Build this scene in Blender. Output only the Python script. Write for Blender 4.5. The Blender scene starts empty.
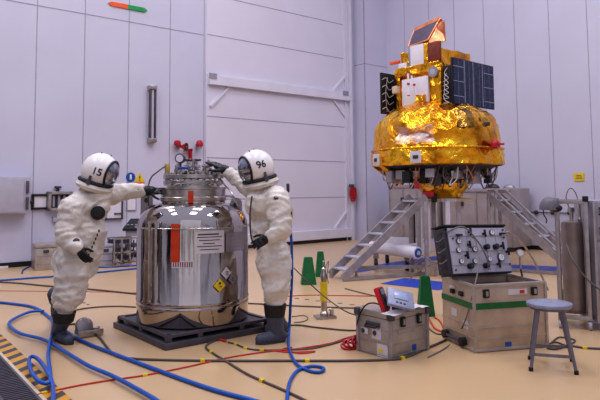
import bpy, bmesh, math, random
from mathutils import Vector, Matrix, noise
V=Vector
random.seed(7)
SC=bpy.context.scene; COL=SC.collection
# ------------------------------------------------------------------ camera
H=1.5; FPX=600.0; PITCH=math.radians(4.2); ROLL=.008; HOR=190.0
fw=V((0,math.cos(PITCH),math.sin(PITCH))); up0=V((0,-math.sin(PITCH),math.cos(PITCH))); r0=V((1,0,0))
RT=r0*math.cos(ROLL)-up0*math.sin(ROLL); UP=up0*math.cos(ROLL)+r0*math.sin(ROLL)
VC=HOR-FPX*math.tan(PITCH)
cd=bpy.data.cameras.new('camera'); cam=bpy.data.objects.new('camera',cd); COL.objects.link(cam)
cd.sensor_width=36; cd.lens=36; cd.clip_end=200
cd.shift_y=(VC-200)/600.0
m=Matrix((( RT.x,UP.x,-fw.x,0),(RT.y,UP.y,-fw.y,0),(RT.z,UP.z,-fw.z,H),(0,0,0,1)))
cam.matrix_world=m; SC.camera=cam
def ray(u,v): return fw+RT*((u-300)/FPX)+UP*((VC-v)/FPX)
CAMP=V((0,0,H))
def G(u,v,z=0.0):
    d=ray(u,v); return CAMP+d*((z-H)/d.z)
def AY(u,v,Y):
    d=ray(u,v); return CAMP+d*(Y/d.y)
def plane_hit(u,v,p,n):
    d=ray(u,v); return CAMP+d*((p-CAMP).dot(n)/d.dot(n))
# ------------------------------------------------------------------ materials
MATS={}
def mat(name,col,rough=.5,metal=0,nscale=0,namt=.1,bump=0,bscale=20,spec=.5,emis=0,detail=3,alpha=1,col2=None):
    if name in MATS: return MATS[name]
    m=bpy.data.materials.new(name); m.use_nodes=True; nt=m.node_tree; b=nt.nodes['Principled BSDF']
    b.inputs['Base Color'].default_value=(*col,1); b.inputs['Roughness'].default_value=rough
    b.inputs['Metallic'].default_value=metal; b.inputs['Specular IOR Level'].default_value=spec
    if alpha<1: b.inputs['Alpha'].default_value=alpha
    tc=nt.nodes.new('ShaderNodeTexCoord')
    n=nt.nodes.new('ShaderNodeTexNoise'); n.inputs['Scale'].default_value=nscale or 8; n.inputs['Detail'].default_value=detail
    nt.links.new(tc.outputs['Object'],n.inputs['Vector'])
    mx=nt.nodes.new('ShaderNodeMix'); mx.data_type='RGBA'
    c2=col2 or tuple(c*(1-namt) for c in col); c1=col if col2 else tuple(min(1,c*(1+namt)) for c in col)
    mx.inputs[6].default_value=(*c1,1); mx.inputs[7].default_value=(*c2,1)
    mr=nt.nodes.new('ShaderNodeMapRange'); mr.inputs[1].default_value=.35; mr.inputs[2].default_value=.65
    nt.links.new(n.outputs[0],mr.inputs[0]); nt.links.new(mr.outputs[0],mx.inputs[0]); nt.links.new(mx.outputs[2],b.inputs['Base Color'])
    if bump:
        n2=nt.nodes.new('ShaderNodeTexNoise'); n2.inputs['Scale'].default_value=bscale; n2.inputs['Detail'].default_value=4
        nt.links.new(tc.outputs['Object'],n2.inputs['Vector'])
        bp=nt.nodes.new('ShaderNodeBump'); bp.inputs['Strength'].default_value=bump; bp.inputs['Distance'].default_value=.05
        nt.links.new(n2.outputs[0],bp.inputs['Height']); nt.links.new(bp.outputs[0],b.inputs['Normal'])
    if emis:
        b.inputs['Emission Color'].default_value=(*col,1); b.inputs['Emission Strength'].default_value=emis
    MATS[name]=m; return m
def srgb(r,g,b):
    f=lambda c:(c/255/12.92) if c/255<=.04045 else ((c/255+.055)/1.055)**2.4
    return (f(r),f(g),f(b))
M=dict(
 wall=mat('wall paint',srgb(198,197,217),.5,nscale=.6,namt=.03),
 door=mat('door paint',srgb(213,209,224),.45,nscale=.6,namt=.03),
 doorwhite=mat('door beam white',srgb(214,212,226),.45,nscale=2,namt=.03),
 seam=mat('panel seam',srgb(150,148,168),.6),
 black=mat('black rubber',(.012,.012,.015),.5,nscale=30,namt=.2),
 glove=mat('black glove rubber',(.007,.007,.010),.42,bump=.25,bscale=40),
 boot=mat('grey boot rubber',srgb(74,77,94),.5,nscale=20,namt=.12,bump=.15,bscale=30),
 suit=mat('white suit fabric',srgb(214,206,198),.45,nscale=4,namt=.08,bump=.5,bscale=7),
 helm=mat('helmet white',srgb(236,230,232),.25,nscale=4,namt=.02),
 skin=mat('skin',srgb(176,110,95),.5,nscale=20,namt=.06),
 chrome=mat('polished steel',(.45,.405,.385),.05,1,nscale=3,namt=.06,bump=.05,bscale=3,detail=2),
 steel=mat('brushed steel',(.50,.47,.46),.28,1,nscale=14,namt=.15),
 dsteel=mat('dark steel paint',srgb(88,84,92),.45,.3,nscale=10,namt=.15),
 alu=mat('aluminium',srgb(166,160,164),.4,.55,nscale=10,namt=.1),
 grey=mat('grey paint',srgb(150,146,160),.45,nscale=8,namt=.05),
 lgrey=mat('light grey paint',srgb(176,173,188),.45,nscale=8,namt=.04),
 dgrey=mat('dark grey plastic',srgb(60,58,66),.5,nscale=14,namt=.1),
 white=mat('white paint',srgb(222,218,228),.45,nscale=8,namt=.03),
 paper=mat('paper',srgb(205,198,205),.6,nscale=8,namt=.03),
 ink=mat('ink',srgb(70,65,75),.6),
 casem=mat('tan case metal',srgb(186,168,152),.38,.45,nscale=6,namt=.12,detail=6),
 caseg=mat('grey case metal',srgb(176,166,160),.38,.5,nscale=6,namt=.14,detail=6),
 casein=mat('case lining',srgb(92,84,84),.8),
 green=mat('green plastic',srgb(18,104,58),.45,nscale=9,namt=.12),
 gband=mat('green band paint',srgb(20,100,52),.5,nscale=9,namt=.12),
 blue=mat('blue hose rubber',srgb(20,84,172),.35,nscale=9,namt=.1),
 bluemat=mat('blue floor film',srgb(24,66,176),.35,nscale=5,namt=.1),
 cable=mat('dark cable',srgb(86,78,78),.5),
 cableg=mat('grey cable',srgb(120,112,112),.5),
 red=mat('red paint',srgb(176,28,44),.35,nscale=9,namt=.1),
 redc=mat('red cable',srgb(190,52,34),.45),
 orange=mat('orange paint',srgb(232,96,36),.5),
 egreen=mat('sign green',srgb(18,150,76),.5),
 orstrip=mat('orange strip',srgb(200,62,24),.45,nscale=10,namt=.1),
 yellow=mat('yellow plastic',srgb(226,196,34),.45,nscale=9,namt=.08),
 signblue=mat('sign blue',srgb(24,78,160),.5),
 copper=mat('copper foil',(.72,.27,.13),.32,.85,nscale=9,namt=.15,bump=.3,bscale=9),
 brown=mat('brown copper panel',srgb(128,62,46),.45,.3,nscale=9,namt=.15),
 darkface=mat('dark grey film',srgb(98,86,104),.35,.3,nscale=9,namt=.1),
 cell=mat('solar cell',srgb(26,38,74),.22,.1,nscale=12,namt=.25),
 cellline=mat('solar cell line',srgb(150,156,180),.4),
 pblack=mat('black panel back',srgb(22,22,28),.45,nscale=12,namt=.3),
 wire=mat('white wire',srgb(205,200,205),.5),
 lug=mat('grey plate',srgb(160,155,165),.35,.6),
 meter=mat('red meter shell',srgb(196,30,48),.4),
 screen=mat('screen grey',srgb(150,160,190),.2),
 stool=mat('blue grey stool paint',srgb(138,142,166),.4,.2,nscale=16,namt=.1),
 sleg=mat('stool leg steel',srgb(120,118,132),.38,.5),
 tape=mat('beige trim',srgb(205,184,160),.5),
 brass=mat('brass',(.6,.42,.15),.3,1),
 eye=mat('eye white',srgb(230,225,220),.2),
)
def gold_mat(name,c1,c2,dark):
    m=bpy.data.materials.new(name); m.use_nodes=True; nt=m.node_tree; b=nt.nodes['Principled BSDF']; L=nt.links.new
    tc=nt.nodes.new('ShaderNodeTexCoord')
    n=nt.nodes.new('ShaderNodeTexNoise'); n.inputs['Scale'].default_value=1.6; n.inputs['Detail'].default_value=4; L(tc.outputs['Object'],n.inputs['Vector'])
    r=nt.nodes.new('ShaderNodeValToRGB'); e=r.color_ramp.elements
    e[0].position=.34; e[0].color=(*dark,1); e[1].position=.62; e[1].color=(*c1,1); k=e.new(.48); k.color=(*c2,1)
    L(n.outputs[0],r.inputs[0]); L(r.outputs[0],b.inputs['Base Color'])
    b.inputs['Metallic'].default_value=.92; b.inputs['Roughness'].default_value=.24
    v=nt.nodes.new('ShaderNodeTexVoronoi'); v.inputs['Scale'].default_value=4.2; v.feature='F1'; L(tc.outputs['Object'],v.inputs['Vector'])
    n2=nt.nodes.new('ShaderNodeTexNoise'); n2.inputs['Scale'].default_value=3; n2.inputs['Detail'].default_value=3; n2.inputs['Distortion'].default_value=1.2; L(tc.outputs['Object'],n2.inputs['Vector'])
    a=nt.nodes.new('ShaderNodeMath'); a.operation='ADD'; L(v.outputs[0],a.inputs[0]); L(n2.outputs[0],a.inputs[1])
    bp=nt.nodes.new('ShaderNodeBump'); bp.inputs['Strength'].default_value=.5; bp.inputs['Distance'].default_value=.12; L(a.outputs[0],bp.inputs['Height']); L(bp.outputs[0],b.inputs['Normal'])
    return m
M['gold']=gold_mat('gold foil',(1,.56,.04),(.9,.42,.025),(.5,.2,.015))
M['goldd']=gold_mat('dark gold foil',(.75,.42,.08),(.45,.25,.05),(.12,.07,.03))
def glassy(name,tint,gl,rough=.05):
    m=bpy.data.materials.new(name); m.use_nodes=True; nt=m.node_tree; nt.nodes.remove(nt.nodes['Principled BSDF'])
    o=nt.nodes['Material Output']; t=nt.nodes.new('ShaderNodeBsdfTransparent'); t.inputs[0].default_value=(*tint,1)
    g=nt.nodes.new('ShaderNodeBsdfGlossy'); g.inputs[0].default_value=(.85,.88,1,1); g.inputs[1].default_value=rough
    mx=nt.nodes.new('ShaderNodeMixShader'); lw=nt.nodes.new('ShaderNodeLayerWeight'); lw.inputs[0].default_value=.35
    mr=nt.nodes.new('ShaderNodeMapRange'); mr.inputs[3].default_value=gl; mr.inputs[4].default_value=.85
    nt.links.new(lw.outputs['Facing'],mr.inputs[0]); nt.links.new(mr.outputs[0],mx.inputs[0])
    nt.links.new(t.outputs[0],mx.inputs[1]); nt.links.new(g.outputs[0],mx.inputs[2]); nt.links.new(mx.outputs[0],o.inputs[0]); return m
M['visor']=glassy('clear visor',(.62,.68,.82),.30)
M['film']=glassy('clear plastic film',(.97,.88,.84),.16,.35)
def floor_mat():
    m=bpy.data.materials.new('floor'); m.use_nodes=True; nt=m.node_tree; b=nt.nodes['Principled BSDF']; L=nt.links.new
    tc=nt.nodes.new('ShaderNodeTexCoord')
    n=nt.nodes.new('ShaderNodeTexNoise'); n.inputs['Scale'].default_value=.5; n.inputs['Detail'].default_value=2; n.inputs['Roughness'].default_value=.5; L(tc.outputs['Object'],n.inputs['Vector'])
    r=nt.nodes.new('ShaderNodeValToRGB'); e=r.color_ramp.elements
    e[0].position=.3; e[0].color=(*srgb(194,164,127),1); e[1].position=.7; e[1].color=(*srgb(201,171,134),1)
    L(n.outputs[0],r.inputs[0]); L(r.outputs[0],b.inputs['Base Color'])
    b.inputs['Roughness'].default_value=.24; b.inputs['Specular IOR Level'].default_value=.45
    n2=nt.nodes.new('ShaderNodeTexNoise'); n2.inputs['Scale'].default_value=.8; n2.inputs['Detail'].default_value=1; L(tc.outputs['Object'],n2.inputs['Vector'])
    mr=nt.nodes.new('ShaderNodeMapRange'); mr.inputs[3].default_value=.27; mr.inputs[4].default_value=.31; L(n2.outputs[0],mr.inputs[0]); L(mr.outputs[0],b.inputs['Roughness'])
    return m
M['floor']=floor_mat()
def hazard_mat(ang):
    m=bpy.data.materials.new('hazard stripes'); m.use_nodes=True; nt=m.node_tree; b=nt.nodes['Principled BSDF']; L=nt.links.new
    tc=nt.nodes.new('ShaderNodeTexCoord'); mp=nt.nodes.new('ShaderNodeMapping'); mp.inputs['Rotation'].default_value=(0,0,ang); L(tc.outputs['Object'],mp.inputs[0])
    w=nt.nodes.new('ShaderNodeTexWave'); w.inputs['Scale'].default_value=1.75; w.inputs['Distortion'].default_value=0; L(mp.outputs[0],w.inputs[0])
    r=nt.nodes.new('ShaderNodeValToRGB'); r.color_ramp.interpolation='CONSTANT'; e=r.color_ramp.elements
    e[0].color=(*srgb(68,62,66),1); e[1].position=.45; e[1].color=(*srgb(205,150,52),1); L(w.outputs[0],r.inputs[0]); L(r.outputs[0],b.inputs['Base Color']); b.inputs['Roughness'].default_value=.4
    return m
# ------------------------------------------------------------------ mesh builder
def frame(o,x,z=V((0,0,1))):
    x=V(x).normalized(); z=V(z); z=(z-x*z.dot(x)).normalized(); y=z.cross(x)
    return Matrix(((x.x,y.x,z.x,o[0]),(x.y,y.y,z.y,o[1]),(x.z,y.z,z.z,o[2]),(0,0,0,1)))
class MB:
    def __init__(s,M=None): s.bm=bmesh.new(); s.M=M or Matrix()
    def add(s,vs,fs):
        b=[s.bm.verts.new(s.M@V(v)) for v in vs]
        for f in fs:
            try: s.bm.faces.new([b[i] for i in f])
            except ValueError: pass
        return s
    def box(s,c,d,bev=0,rot=None):
        t=bmesh.new(); bmesh.ops.create_cube(t,size=1)
        for v in t.verts: v.co=V((v.co.x*d[0],v.co.y*d[1],v.co.z*d[2]))
        if bev: bmesh.ops.bevel(t,geom=t.edges[:],offset=min(bev,min(d)*.45),segments=2,affect='EDGES',profile=.6)
        R=rot or Matrix()
        t.verts.index_update()
        s.add([R@v.co+V(c) for v in t.verts],[[v.index for v in f.verts] for f in t.faces]); t.free(); return s
    def bar(s,p,q,w,h,up=V((0,0,1)),bev=0):
        p=V(p);q=V(q); d=q-p
        if abs(d.normalized().dot(V(up)))>.98: up=V((1,0,0))
        F=frame((p+q)/2,d,up); return s.box((0,0,0),(d.length,w,h),bev,F) if False else s._bx(F,(d.length,w,h),bev)
    def _bx(s,F,d,bev):
        t=bmesh.new(); bmesh.ops.create_cube(t,size=1)
        for v in t.verts: v.co=V((v.co.x*d[0],v.co.y*d[1],v.co.z*d[2]))
        if bev: bmesh.ops.bevel(t,geom=t.edges[:],offset=min(bev,min(d)*.45),segments=2,affect='EDGES',profile=.6)
        t.verts.index_update()
        s.add([F@v.co for v in t.verts],[[v.index for v in f.verts] for f in t.faces]); t.free(); return s
    def tube(s,pts,r,seg=8,closed=False,flat=1):
        pts=[V(p) for p in pts]; n=len(pts); R=r if isinstance(r,(list,tuple)) else [r]*n
        vs=[];fs=[]; prev=None
        for i,p in enumerate(pts):
            if closed: d=pts[(i+1)%n]-pts[i-1]
            else: d=pts[min(i+1,n-1)]-pts[max(i-1,0)]
            if d.length<1e-9: d=V((0,0,1))
            d.normalize()
            a=prev if prev is not None else (V((0,0,1)) if abs(d.z)<.9 else V((1,0,0)))
            x=(a-d*a.dot(d)); 
            if x.length<1e-6: x=d.orthogonal()
            x.normalize(); y=d.cross(x); prev=x
            for k in range(seg):
                t=2*math.pi*k/seg; vs.append(p+x*(math.cos(t)*R[i]*flat)+y*(math.sin(t)*R[i]))
        m=n if closed else n-1
        for i in range(m):
            j=(i+1)%n
            for k in range(seg):
                k2=(k+1)%seg; fs.append((i*seg+k,i*seg+k2,j*seg+k2,j*seg+k))
        if not closed: fs.append(tuple(range(seg))[::-1]); fs.append(tuple((n-1)*seg+k for k in range(seg)))
        return s.add(vs,fs)
    def cyl(s,p,q,r,r2=None,seg=20): return s.tube([p,q],[r,r if r2 is None else r2],seg)
    def lathe(s,prof,c=(0,0,0),seg=48,fn=None,cap=True,a0=0,a1=2*math.pi):
        full=abs(a1-a0-2*math.pi)<1e-6; vs=[];fs=[]; n=len(prof); m=seg if full else seg+1
        for i in range(m):
            t=a0+(a1-a0)*i/seg
            for (r,z) in prof:
                if fn: r,z=fn(r,z,t)
                vs.append((c[0]+r*math.cos(t),c[1]+r*math.sin(t),c[2]+z))
        for i in range(seg):
            j=(i+1)%m
            for k in range(n-1): fs.append((i*n+k,j*n+k,j*n+k+1,i*n+k+1))
        if full and cap:
            if prof[0][0]>1e-4: fs.append(tuple(i*n for i in range(seg))[::-1])
            if prof[-1][0]>1e-4: fs.append(tuple(i*n+n-1 for i in range(seg)))
        return s.add(vs,fs)
    def ell(s,c,r,seg=20,rings=12,rot=None):
        if not isinstance(r,(tuple,list)): r=(r,r,r)
        vs=[];fs=[]; R=rot or Matrix()
        for i in range(1,rings):
            a=math.pi*i/rings
            for k in range(seg):
                t=2*math.pi*k/seg; vs.append(V(c)+R@V((r[0]*math.sin(a)*math.cos(t),r[1]*math.sin(a)*math.sin(t),r[2]*math.cos(a))))
        T=len(vs); vs.append(V(c)+R@V((0,0,r[2]))); vs.append(V(c)+R@V((0,0,-r[2])))
        for i in range(rings-2):
            for k in range(seg):
                k2=(k+1)%seg; fs.append((i*seg+k,(i+1)*seg+k,(i+1)*seg+k2,i*seg+k2))
        for k in range(seg):
            k2=(k+1)%seg; fs.append((T,k,k2)); fs.append((T+1,(rings-2)*seg+k2,(rings-2)*seg+k))
        return s.add(vs,fs)
    def cap(s,p,r1,q,r2,seg=14):     # tapered capsule
        p=V(p);q=V(q); d=(q-p); L=d.length; n=6; pts=[];rs=[]
        if L<1e-6: return s.ell(p,r1)
        d/=L
        for i in range(n): a=math.pi/2*(1-i/n); pts.append(p-d*r1*math.sin(a)); rs.append(max(r1*math.cos(a),r1*.05))
        pts.append(p);rs.append(r1);pts.append(q);rs.append(r2)
        for i in range(1,n+1): a=math.pi/2*i/n; pts.append(q+d*r2*math.sin(a)); rs.append(max(r2*math.cos(a),r2*.05))
        return s.tube(pts,rs,seg)
    def poly(s,pts,th=None,n=None):
        if th is None: return s.add(pts,[tuple(range(len(pts)))])
        pts=[V(p) for p in pts]; k=len(pts)
        if n is None: n=(pts[1]-pts[0]).cross(pts[2]-pts[0]).normalized()
        q=[p+V(n)*th for p in pts]
        return s.add(pts+q,[tuple(range(k))[::-1],tuple(range(k,2*k))]+[(i,(i+1)%k,k+(i+1)%k,k+i) for i in range(k)])
    def build(s,name,mt,parent=None,smooth=35,crumple=0,cs=6):
        if crumple:
            for v in s.bm.verts:
                n=noise.noise_vector(v.co*cs); v.co+=n*crumple
        bmesh.ops.recalc_face_normals(s.bm,faces=s.bm.faces[:])
        me=bpy.data.meshes.new(name); 
        if parent is None:
            xs=[v.co.x for v in s.bm.verts];ys=[v.co.y for v in s.bm.verts];zs=[v.co.z for v in s.bm.verts]
            o=V(((min(xs)+max(xs))/2,(min(ys)+max(ys))/2,min(zs)))
        else: o=ORG[parent.name]
        for v in s.bm.verts: v.co-=o
        s.bm.to_mesh(me); s.bm.free(); me.materials.append(mt)
        if smooth:
            me.polygons.foreach_set('use_smooth',[True]*len(me.polygons))
            if smooth<179: me.set_sharp_from_angle(angle=math.radians(smooth))
        ob=bpy.data.objects.new(name,me); COL.objects.link(ob)
        if parent is None: ob.location=o
        else: ob.parent=parent
        ORG[ob.name]=o; return ob
ORG={}
def thing(name,label,cat,loc=(0,0,0),group=None):
    o=bpy.data.objects.new(name,None); COL.objects.link(o); o.location=loc; o.empty_display_size=.1
    o['label']=label; o['category']=cat
    if group: o['group']=group
    ORG[o.name]=V(loc); return o
def tag(o,label,cat,group=None,kind=None):
    o['label']=label; o['category']=cat
    if group: o['group']=group
    if kind: o['kind']=kind
    return o
def struct(o): o['kind']='structure'; return o
def fuse(mb,voxel,it=4,wr=0,ws=6,wr2=0,smooth_f=.6,stretch=(1,1,1)):
    """join overlapping volumes into one continuous surface"""
    me=bpy.data.meshes.new('tmp'); bmesh.ops.recalc_face_normals(mb.bm,faces=mb.bm.faces[:]); mb.bm.to_mesh(me); mb.bm.free()
    ob=bpy.data.objects.new('tmp',me); COL.objects.link(ob)
    r=ob.modifiers.new('r','REMESH'); r.mode='VOXEL'; r.voxel_size=voxel
    sm=ob.modifiers.new('s','SMOOTH'); sm.iterations=it; sm.factor=smooth_f
    dg=bpy.context.evaluated_depsgraph_get(); dg.update()
    m2=bpy.data.meshes.new_from_object(ob.evaluated_get(dg))
    bpy.data.objects.remove(ob); bpy.data.meshes.remove(me)
    out=MB(); out.bm.from_mesh(m2); bpy.data.meshes.remove(m2)
    if wr:
        out.bm.normal_update()
        for v in out.bm.verts:
            q=V((v.co.x*stretch[0],v.co.y*stretch[1],v.co.z*stretch[2]))*ws
            q+=noise.noise_vector(q*.6)*.7
            a=1-2*abs(noise.noise(q)); b=1-2*abs(noise.noise(q*2.3+V((5,3,1))))
            v.co+=v.normal*(wr*(a-.5)+wr2*(b-.5))
    return out
def spline(pts,n=8,closed=False):
    P=[V(p) for p in pts]; out=[]; m=len(P)
    rng=range(m) if closed else range(m-1)
    for i in rng:
        if closed: p0,p1,p2,p3=P[i-1],P[i],P[(i+1)%m],P[(i+2)%m]
        else: p0,p1,p2,p3=P[max(i-1,0)],P[i],P[i+1],P[min(i+2,m-1)]
        for k in range(n):
            t=k/n; out.append(.5*((2*p1)+(p2-p0)*t+(2*p0-5*p1+4*p2-p3)*t*t+(3*p1-p0-3*p2+p3)*t**3))
    if not closed: out.append(P[-1])
    return out
def text_geo(txt,size):
    cu=bpy.data.curves.new('t','FONT'); cu.body=txt; cu.size=size; cu.align_x='CENTER'; cu.align_y='CENTER'; cu.offset=size*.02
    ob=bpy.data.objects.new('t',cu); COL.objects.link(ob); dg=bpy.context.evaluated_depsgraph_get(); dg.update()
    me=bpy.data.meshes.new_from_object(ob.evaluated_get(dg)); vs=[v.co.copy() for v in me.vertices]; fs=[tuple(p.vertices) for p in me.polygons]
    bpy.data.objects.remove(ob); bpy.data.meshes.remove(me); bpy.data.curves.remove(cu); return vs,fs
def dup(o,parent=None):
    c=o.copy(); COL.objects.link(c); ORG[c.name]=ORG[o.name]
    if parent: c.parent=parent
    for ch in [x for x in bpy.data.objects if x.parent==o]: dup(ch,c)
    return c
# ------------------------------------------------------------------ room
a_=G(30,265.8); O=G(356,239.4); O.z=0; a_.z=0
d1=(O-a_).normalized(); d2=V((-d1.y,d1.x,0))*-1        # d1 along left wall, d2 into the room / along right wall
if d2.y>0: d2=-d2
nL=d2; nR=-d1; Z=V((0,0,1))
def WL(u,v,off=0): return plane_hit(u,v,O+nL*off,nL)
PC=O+d2*.47                                              # pillar front-left corner
C0=PC+d1*1.0                                             # right wall starts here
def WR(u,v,off=0): return plane_hit(u,v,C0+nR*off,nR)
sL=lambda u:(WL(u,190)-O).dot(d1)                        # coordinate along left wall
HT=11
mb=MB(); L0=-13
mb.poly([O+d1*L0,O,O+Z*HT,O+d1*L0+Z*HT],.15,-nL); struct(mb.build('wall_left',M['wall'],smooth=0))
mb=MB(); mb.poly([C0,C0+d2*14,C0+d2*14+Z*HT,C0+Z*HT],.15,d1); struct(mb.build('wall_right',M['wall'],smooth=0))
mb=MB(); mb.poly([O,PC,C0+d1*.14,O+d1*1.14],HT,Z); struct(mb.build('wall_pillar',M['wall'],smooth=0))
mb=MB(); mb.add([(-26,-26,0),(26,-26,0),(26,24,0),(-26,24,0)],[(0,1,2,3)]); struct(mb.build('floor',M['floor'],smooth=0))
# panel seams
def seamL(s0,s1,z0,z1,w=.022,m='seam',off=.004,name='trim_1'):
    p=O+d1*s0; q=O+d1*s1; mb=MB()
    if abs(s1-s0)<1e-6: mb.bar(p+nL*off/2+Z*z0,p+nL*off/2+Z*z1,w,off,nL)
    else: mb.bar(p+nL*off/2+Z*z0,q+nL*off/2+Z*z1,w,off,nL)
    return mb
mb=MB()
for u in (33,82,127,169,203.5):
    s=sL(u); mb.bar(O+d1*s+nL*.002,O+d1*s+nL*.002+Z*HT,.016,.004,nL)
s=sL(33)-1.02; mb.bar(O+d1*s+nL*.002,O+d1*s+nL*.002+Z*HT,.016,.004,nL)
zs=WL(203,35).z
for zz in (zs,): mb.bar(O+d1*L0+nL*.002+Z*zz,O+d1*sL(203.5)+nL*.002+Z*zz,.02,.004,nL)
struct(mb.build('trim_1',M['seam'],smooth=0))
mb=MB()
for u in (407,432,457.5,487.5,518.5,553.5,592.5):
    p=WR(u,150); p.z=0; mb.bar(p+nR*.002,p+nR*.002+Z*HT,.014,.004,nR)
pz=WL(356,66.5).z
mb.bar(O-d1*.002+d2*.02+Z*pz,PC-d1*.002+Z*pz,.02,.004,nR); mb.bar(PC+d2*.002+Z*pz,C0+d2*.002+Z*pz,.02,.004,d2); 
mb.bar(PC+d2*.01,PC+d2*.01+Z*HT,.03,.006,d2)
struct(mb.build('trim_2',M['seam'],smooth=0))
mb=MB(); mb.bar(O+d1*L0+nL*.012+Z*.05,O+d1*sL(203)+nL*.012+Z*.05,.1,.024,nL); struct(mb.build('baseboard_left',M['black'],smooth=0))
mb=MB(); mb.bar(C0+nR*.012+Z*.05,C0+d2*14+nR*.012+Z*.05,.1,.024,nR); struct(mb.build('baseboard_right',M['black'],smooth=0))
# big hangar door (structure door_1)
sd0=sL(205); sd1=sL(350.5)
mb=MB(); mb.poly([O+d1*sd0+nL*.001+Z*.05,O+d1*sd1+nL*.001+Z*.05,O+d1*sd1+nL*.001+Z*HT,O+d1*sd0+nL*.001+Z*HT],.03,nL)
door=struct(mb.build('door_1',M['door'],smooth=0))
def dchild(name,mb,m):
    o=mb.build(name,m,None,smooth=0); o.parent=door; o.matrix_parent_inverse=Matrix.Translation(-door.location); return o
mb=MB()
for k in range(10):
    z=1.28+1.045*k
    mb.bar(O+d1*(sd0+.03)+nL*.033+Z*z,O+d1*(sd1-.25)+nL*.033+Z*z,.02,.004,nL)
dchild('panel_seam',mb,M['seam'])
def dbeam(z0,z1):
    mb=MB(); a=O+d1*(sd0+.05); b=O+d1*(sd1-.1); zc=(z0+z1)/2
    mb.bar(a+nL*.09+Z*zc,b+nL*.09+Z*zc,z1-z0,.12,nL,bev=.01); 
    dchild('door_beam',mb,M['doorwhite'])
    for s,e in ((a,1),(b,-1)):
        for q in (1,-1):
            if (z0<.5 and (q<0 or e>0)) or (e>0 and q>0): continue
            mb=MB(); zz=z1 if q>0 else z0
            mb.bar(s+d1*e*.62+nL*.06+Z*(zz),s+d1*e*.06+nL*.06+Z*(zz+q*.55),.06,.05,nL); dchild('door_brace',mb,M['doorwhite'])
dbeam(4.17,4.42); dbeam(.1,.36)
for s in (sd0+.12,sd1-.3):
    mb=MB(); mb.bar(O+d1*(s-.1)+nL*.155+Z*4.38,O+d1*(s+.12)+nL*.155+Z*4.38,.14,.02,nL); dchild('beam_bracket',mb,M['grey'])
mb=MB(); mb.bar(O+d1*(sd1-.22)+nL*.05,O+d1*(sd1-.22)+nL*.05+Z*HT,.04,.06,nL); mb.bar(O+d1*(sd1-.02)+nL*.06,O+d1*(sd1-.02)+nL*.06+Z*HT,.1,.1,nL); dchild('door_edge_post',mb,M['doorwhite'])
mb=MB(); mb.bar(O+d1*(sd1+.07)+nL*.02,O+d1*(sd1+.07)+nL*.02+Z*HT,.05,.04,nL); struct(mb.build('trim_3',M['dgrey' if 0 else 'seam'],smooth=0))
mb=MB(); mb.bar(O+d1*(sd0)+nL*.03+Z*.03,O+d1*sd1+nL*.03+Z*.03,.1,.06,nL); struct(mb.build('trim_4',M['dgrey'],smooth=0))
# ------------------------------------------------------------------ things on the left wall
def wl_frame(u,v,off=0): return frame(WL(u,v,off),d1,Z)   # x along wall to the right, y into wall, z up ; room side is -y
def wdim(u0,v0,u1,v1):   # sizes on wall between two pixels
    p=WL(u0,v0);q=WL(u1,v1); return abs((q-p).dot(d1)),abs(q.z-p.z)
def wbox(mb,c,d,bev=0): return mb.box(c,d,bev)
# exit strip
L=WL(127.5,7); w1=wdim(108,3,127.5,7)[0]
t=thing('wall_sign','thin horizontal strip sign, orange left half and green right half, high on the left wall','sign',L)
F=frame(WL(127.5,7),d1,Z)
MB(F).poly([(-w1,-.03,0),(-w1+.07,-.03,.05),(0,-.03,.05),(0,-.03,-.05),(-w1+.07,-.03,-.05)],.03,F.to_3x3()@V((0,0,0)) if 0 else V((0,1,0))).build('orange_half',M['orange'],t,smooth=0)
w2=wdim(127.5,7,147,11)[0]
MB(F).poly([(0,-.03,.05),(w2-.08,-.03,.05),(w2,-.03,0),(w2-.08,-.03,-.05),(0,-.03,-.05)],.03,V((0,1,0))).build('green_half',M['egreen'],t,smooth=0)
# wall light
F=wl_frame(150.3,142); w,h=wdim(146,85,154.5,142); h=WL(150,86).z-WL(150,142).z
t=thing('wall_light','tall narrow vertical tube light with metal end caps on the left wall','light',WL(150.3,142))
for x in (-.07,.07): MB(F).box((x,-.1,h/2),(.03,.06,h-.1),.005).build('side_rail',M['dsteel'],t)
MB(F).cyl((0,-.1,.08),(0,-.1,h-.08),.035,seg=14).build('tube',M['lgrey'],t)
for z in (.03,h-.05): MB(F).box((0,-.08,z),(.19,.16,.11),.02).build('end_cap',M['steel'],t)
MB(F).box((0,-.01,h/2),(.1,.02,h-.05)).build('back_plate',M['white'],t)
# sirens
for (u,v,lab,rot) in ((177,146,'red horn siren with dark mouth, left of the pair above the tank',(.55,-.85,-.1)),(197,146,'red round beacon on a grey bracket, right of the pair above the tank',(-.4,-.9,0))):
    F=wl_frame(u,v,.03)@Matrix.Scale(.78,4); t=thing('alarm_siren',lab,'siren',WL(u,v))
    MB(F).box((0,-.04,-.03),(.12,.08,.16),.01).build('bracket',M['grey'],t)
    if u<180:
        MB(F).lathe([(.0,0),(.1,.0),(.11,.05),(.1,.13),(.06,.16),(0,.16)],(-.06,-.14,.0),seg=20).build('lamp_dome',M['red'],t)
        mb=MB(F); a=V((.06,-.12,-.02)); dd=V(rot).normalized()
        mb.tube([a,a+dd*.06,a+dd*.16,a+dd*.2],[.04,.055,.12,.13],20); mb.build('horn',M['red'],t)
        mb=MB(F); mb.cyl(a+dd*.2,a+dd*.206,.115,seg=20); mb.build('horn_mouth',M['black'],t)
        mb=MB(F); mb.cyl(a+dd*.2,a+dd*.215,.04,seg=12); mb.build('horn_centre',M['brass'],t)
    else:
        MB(F).lathe([(0,-.02),(.11,-.02),(.12,.04),(.1,.12),(.05,.17),(0,.175)],(0,-.16,.0),seg=20).build('lamp_dome',M['red'],t)
        MB(F).cyl((0,-.16,-.1),(0,-.16,-.02),.08).build('base',M['grey'],t)
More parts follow.
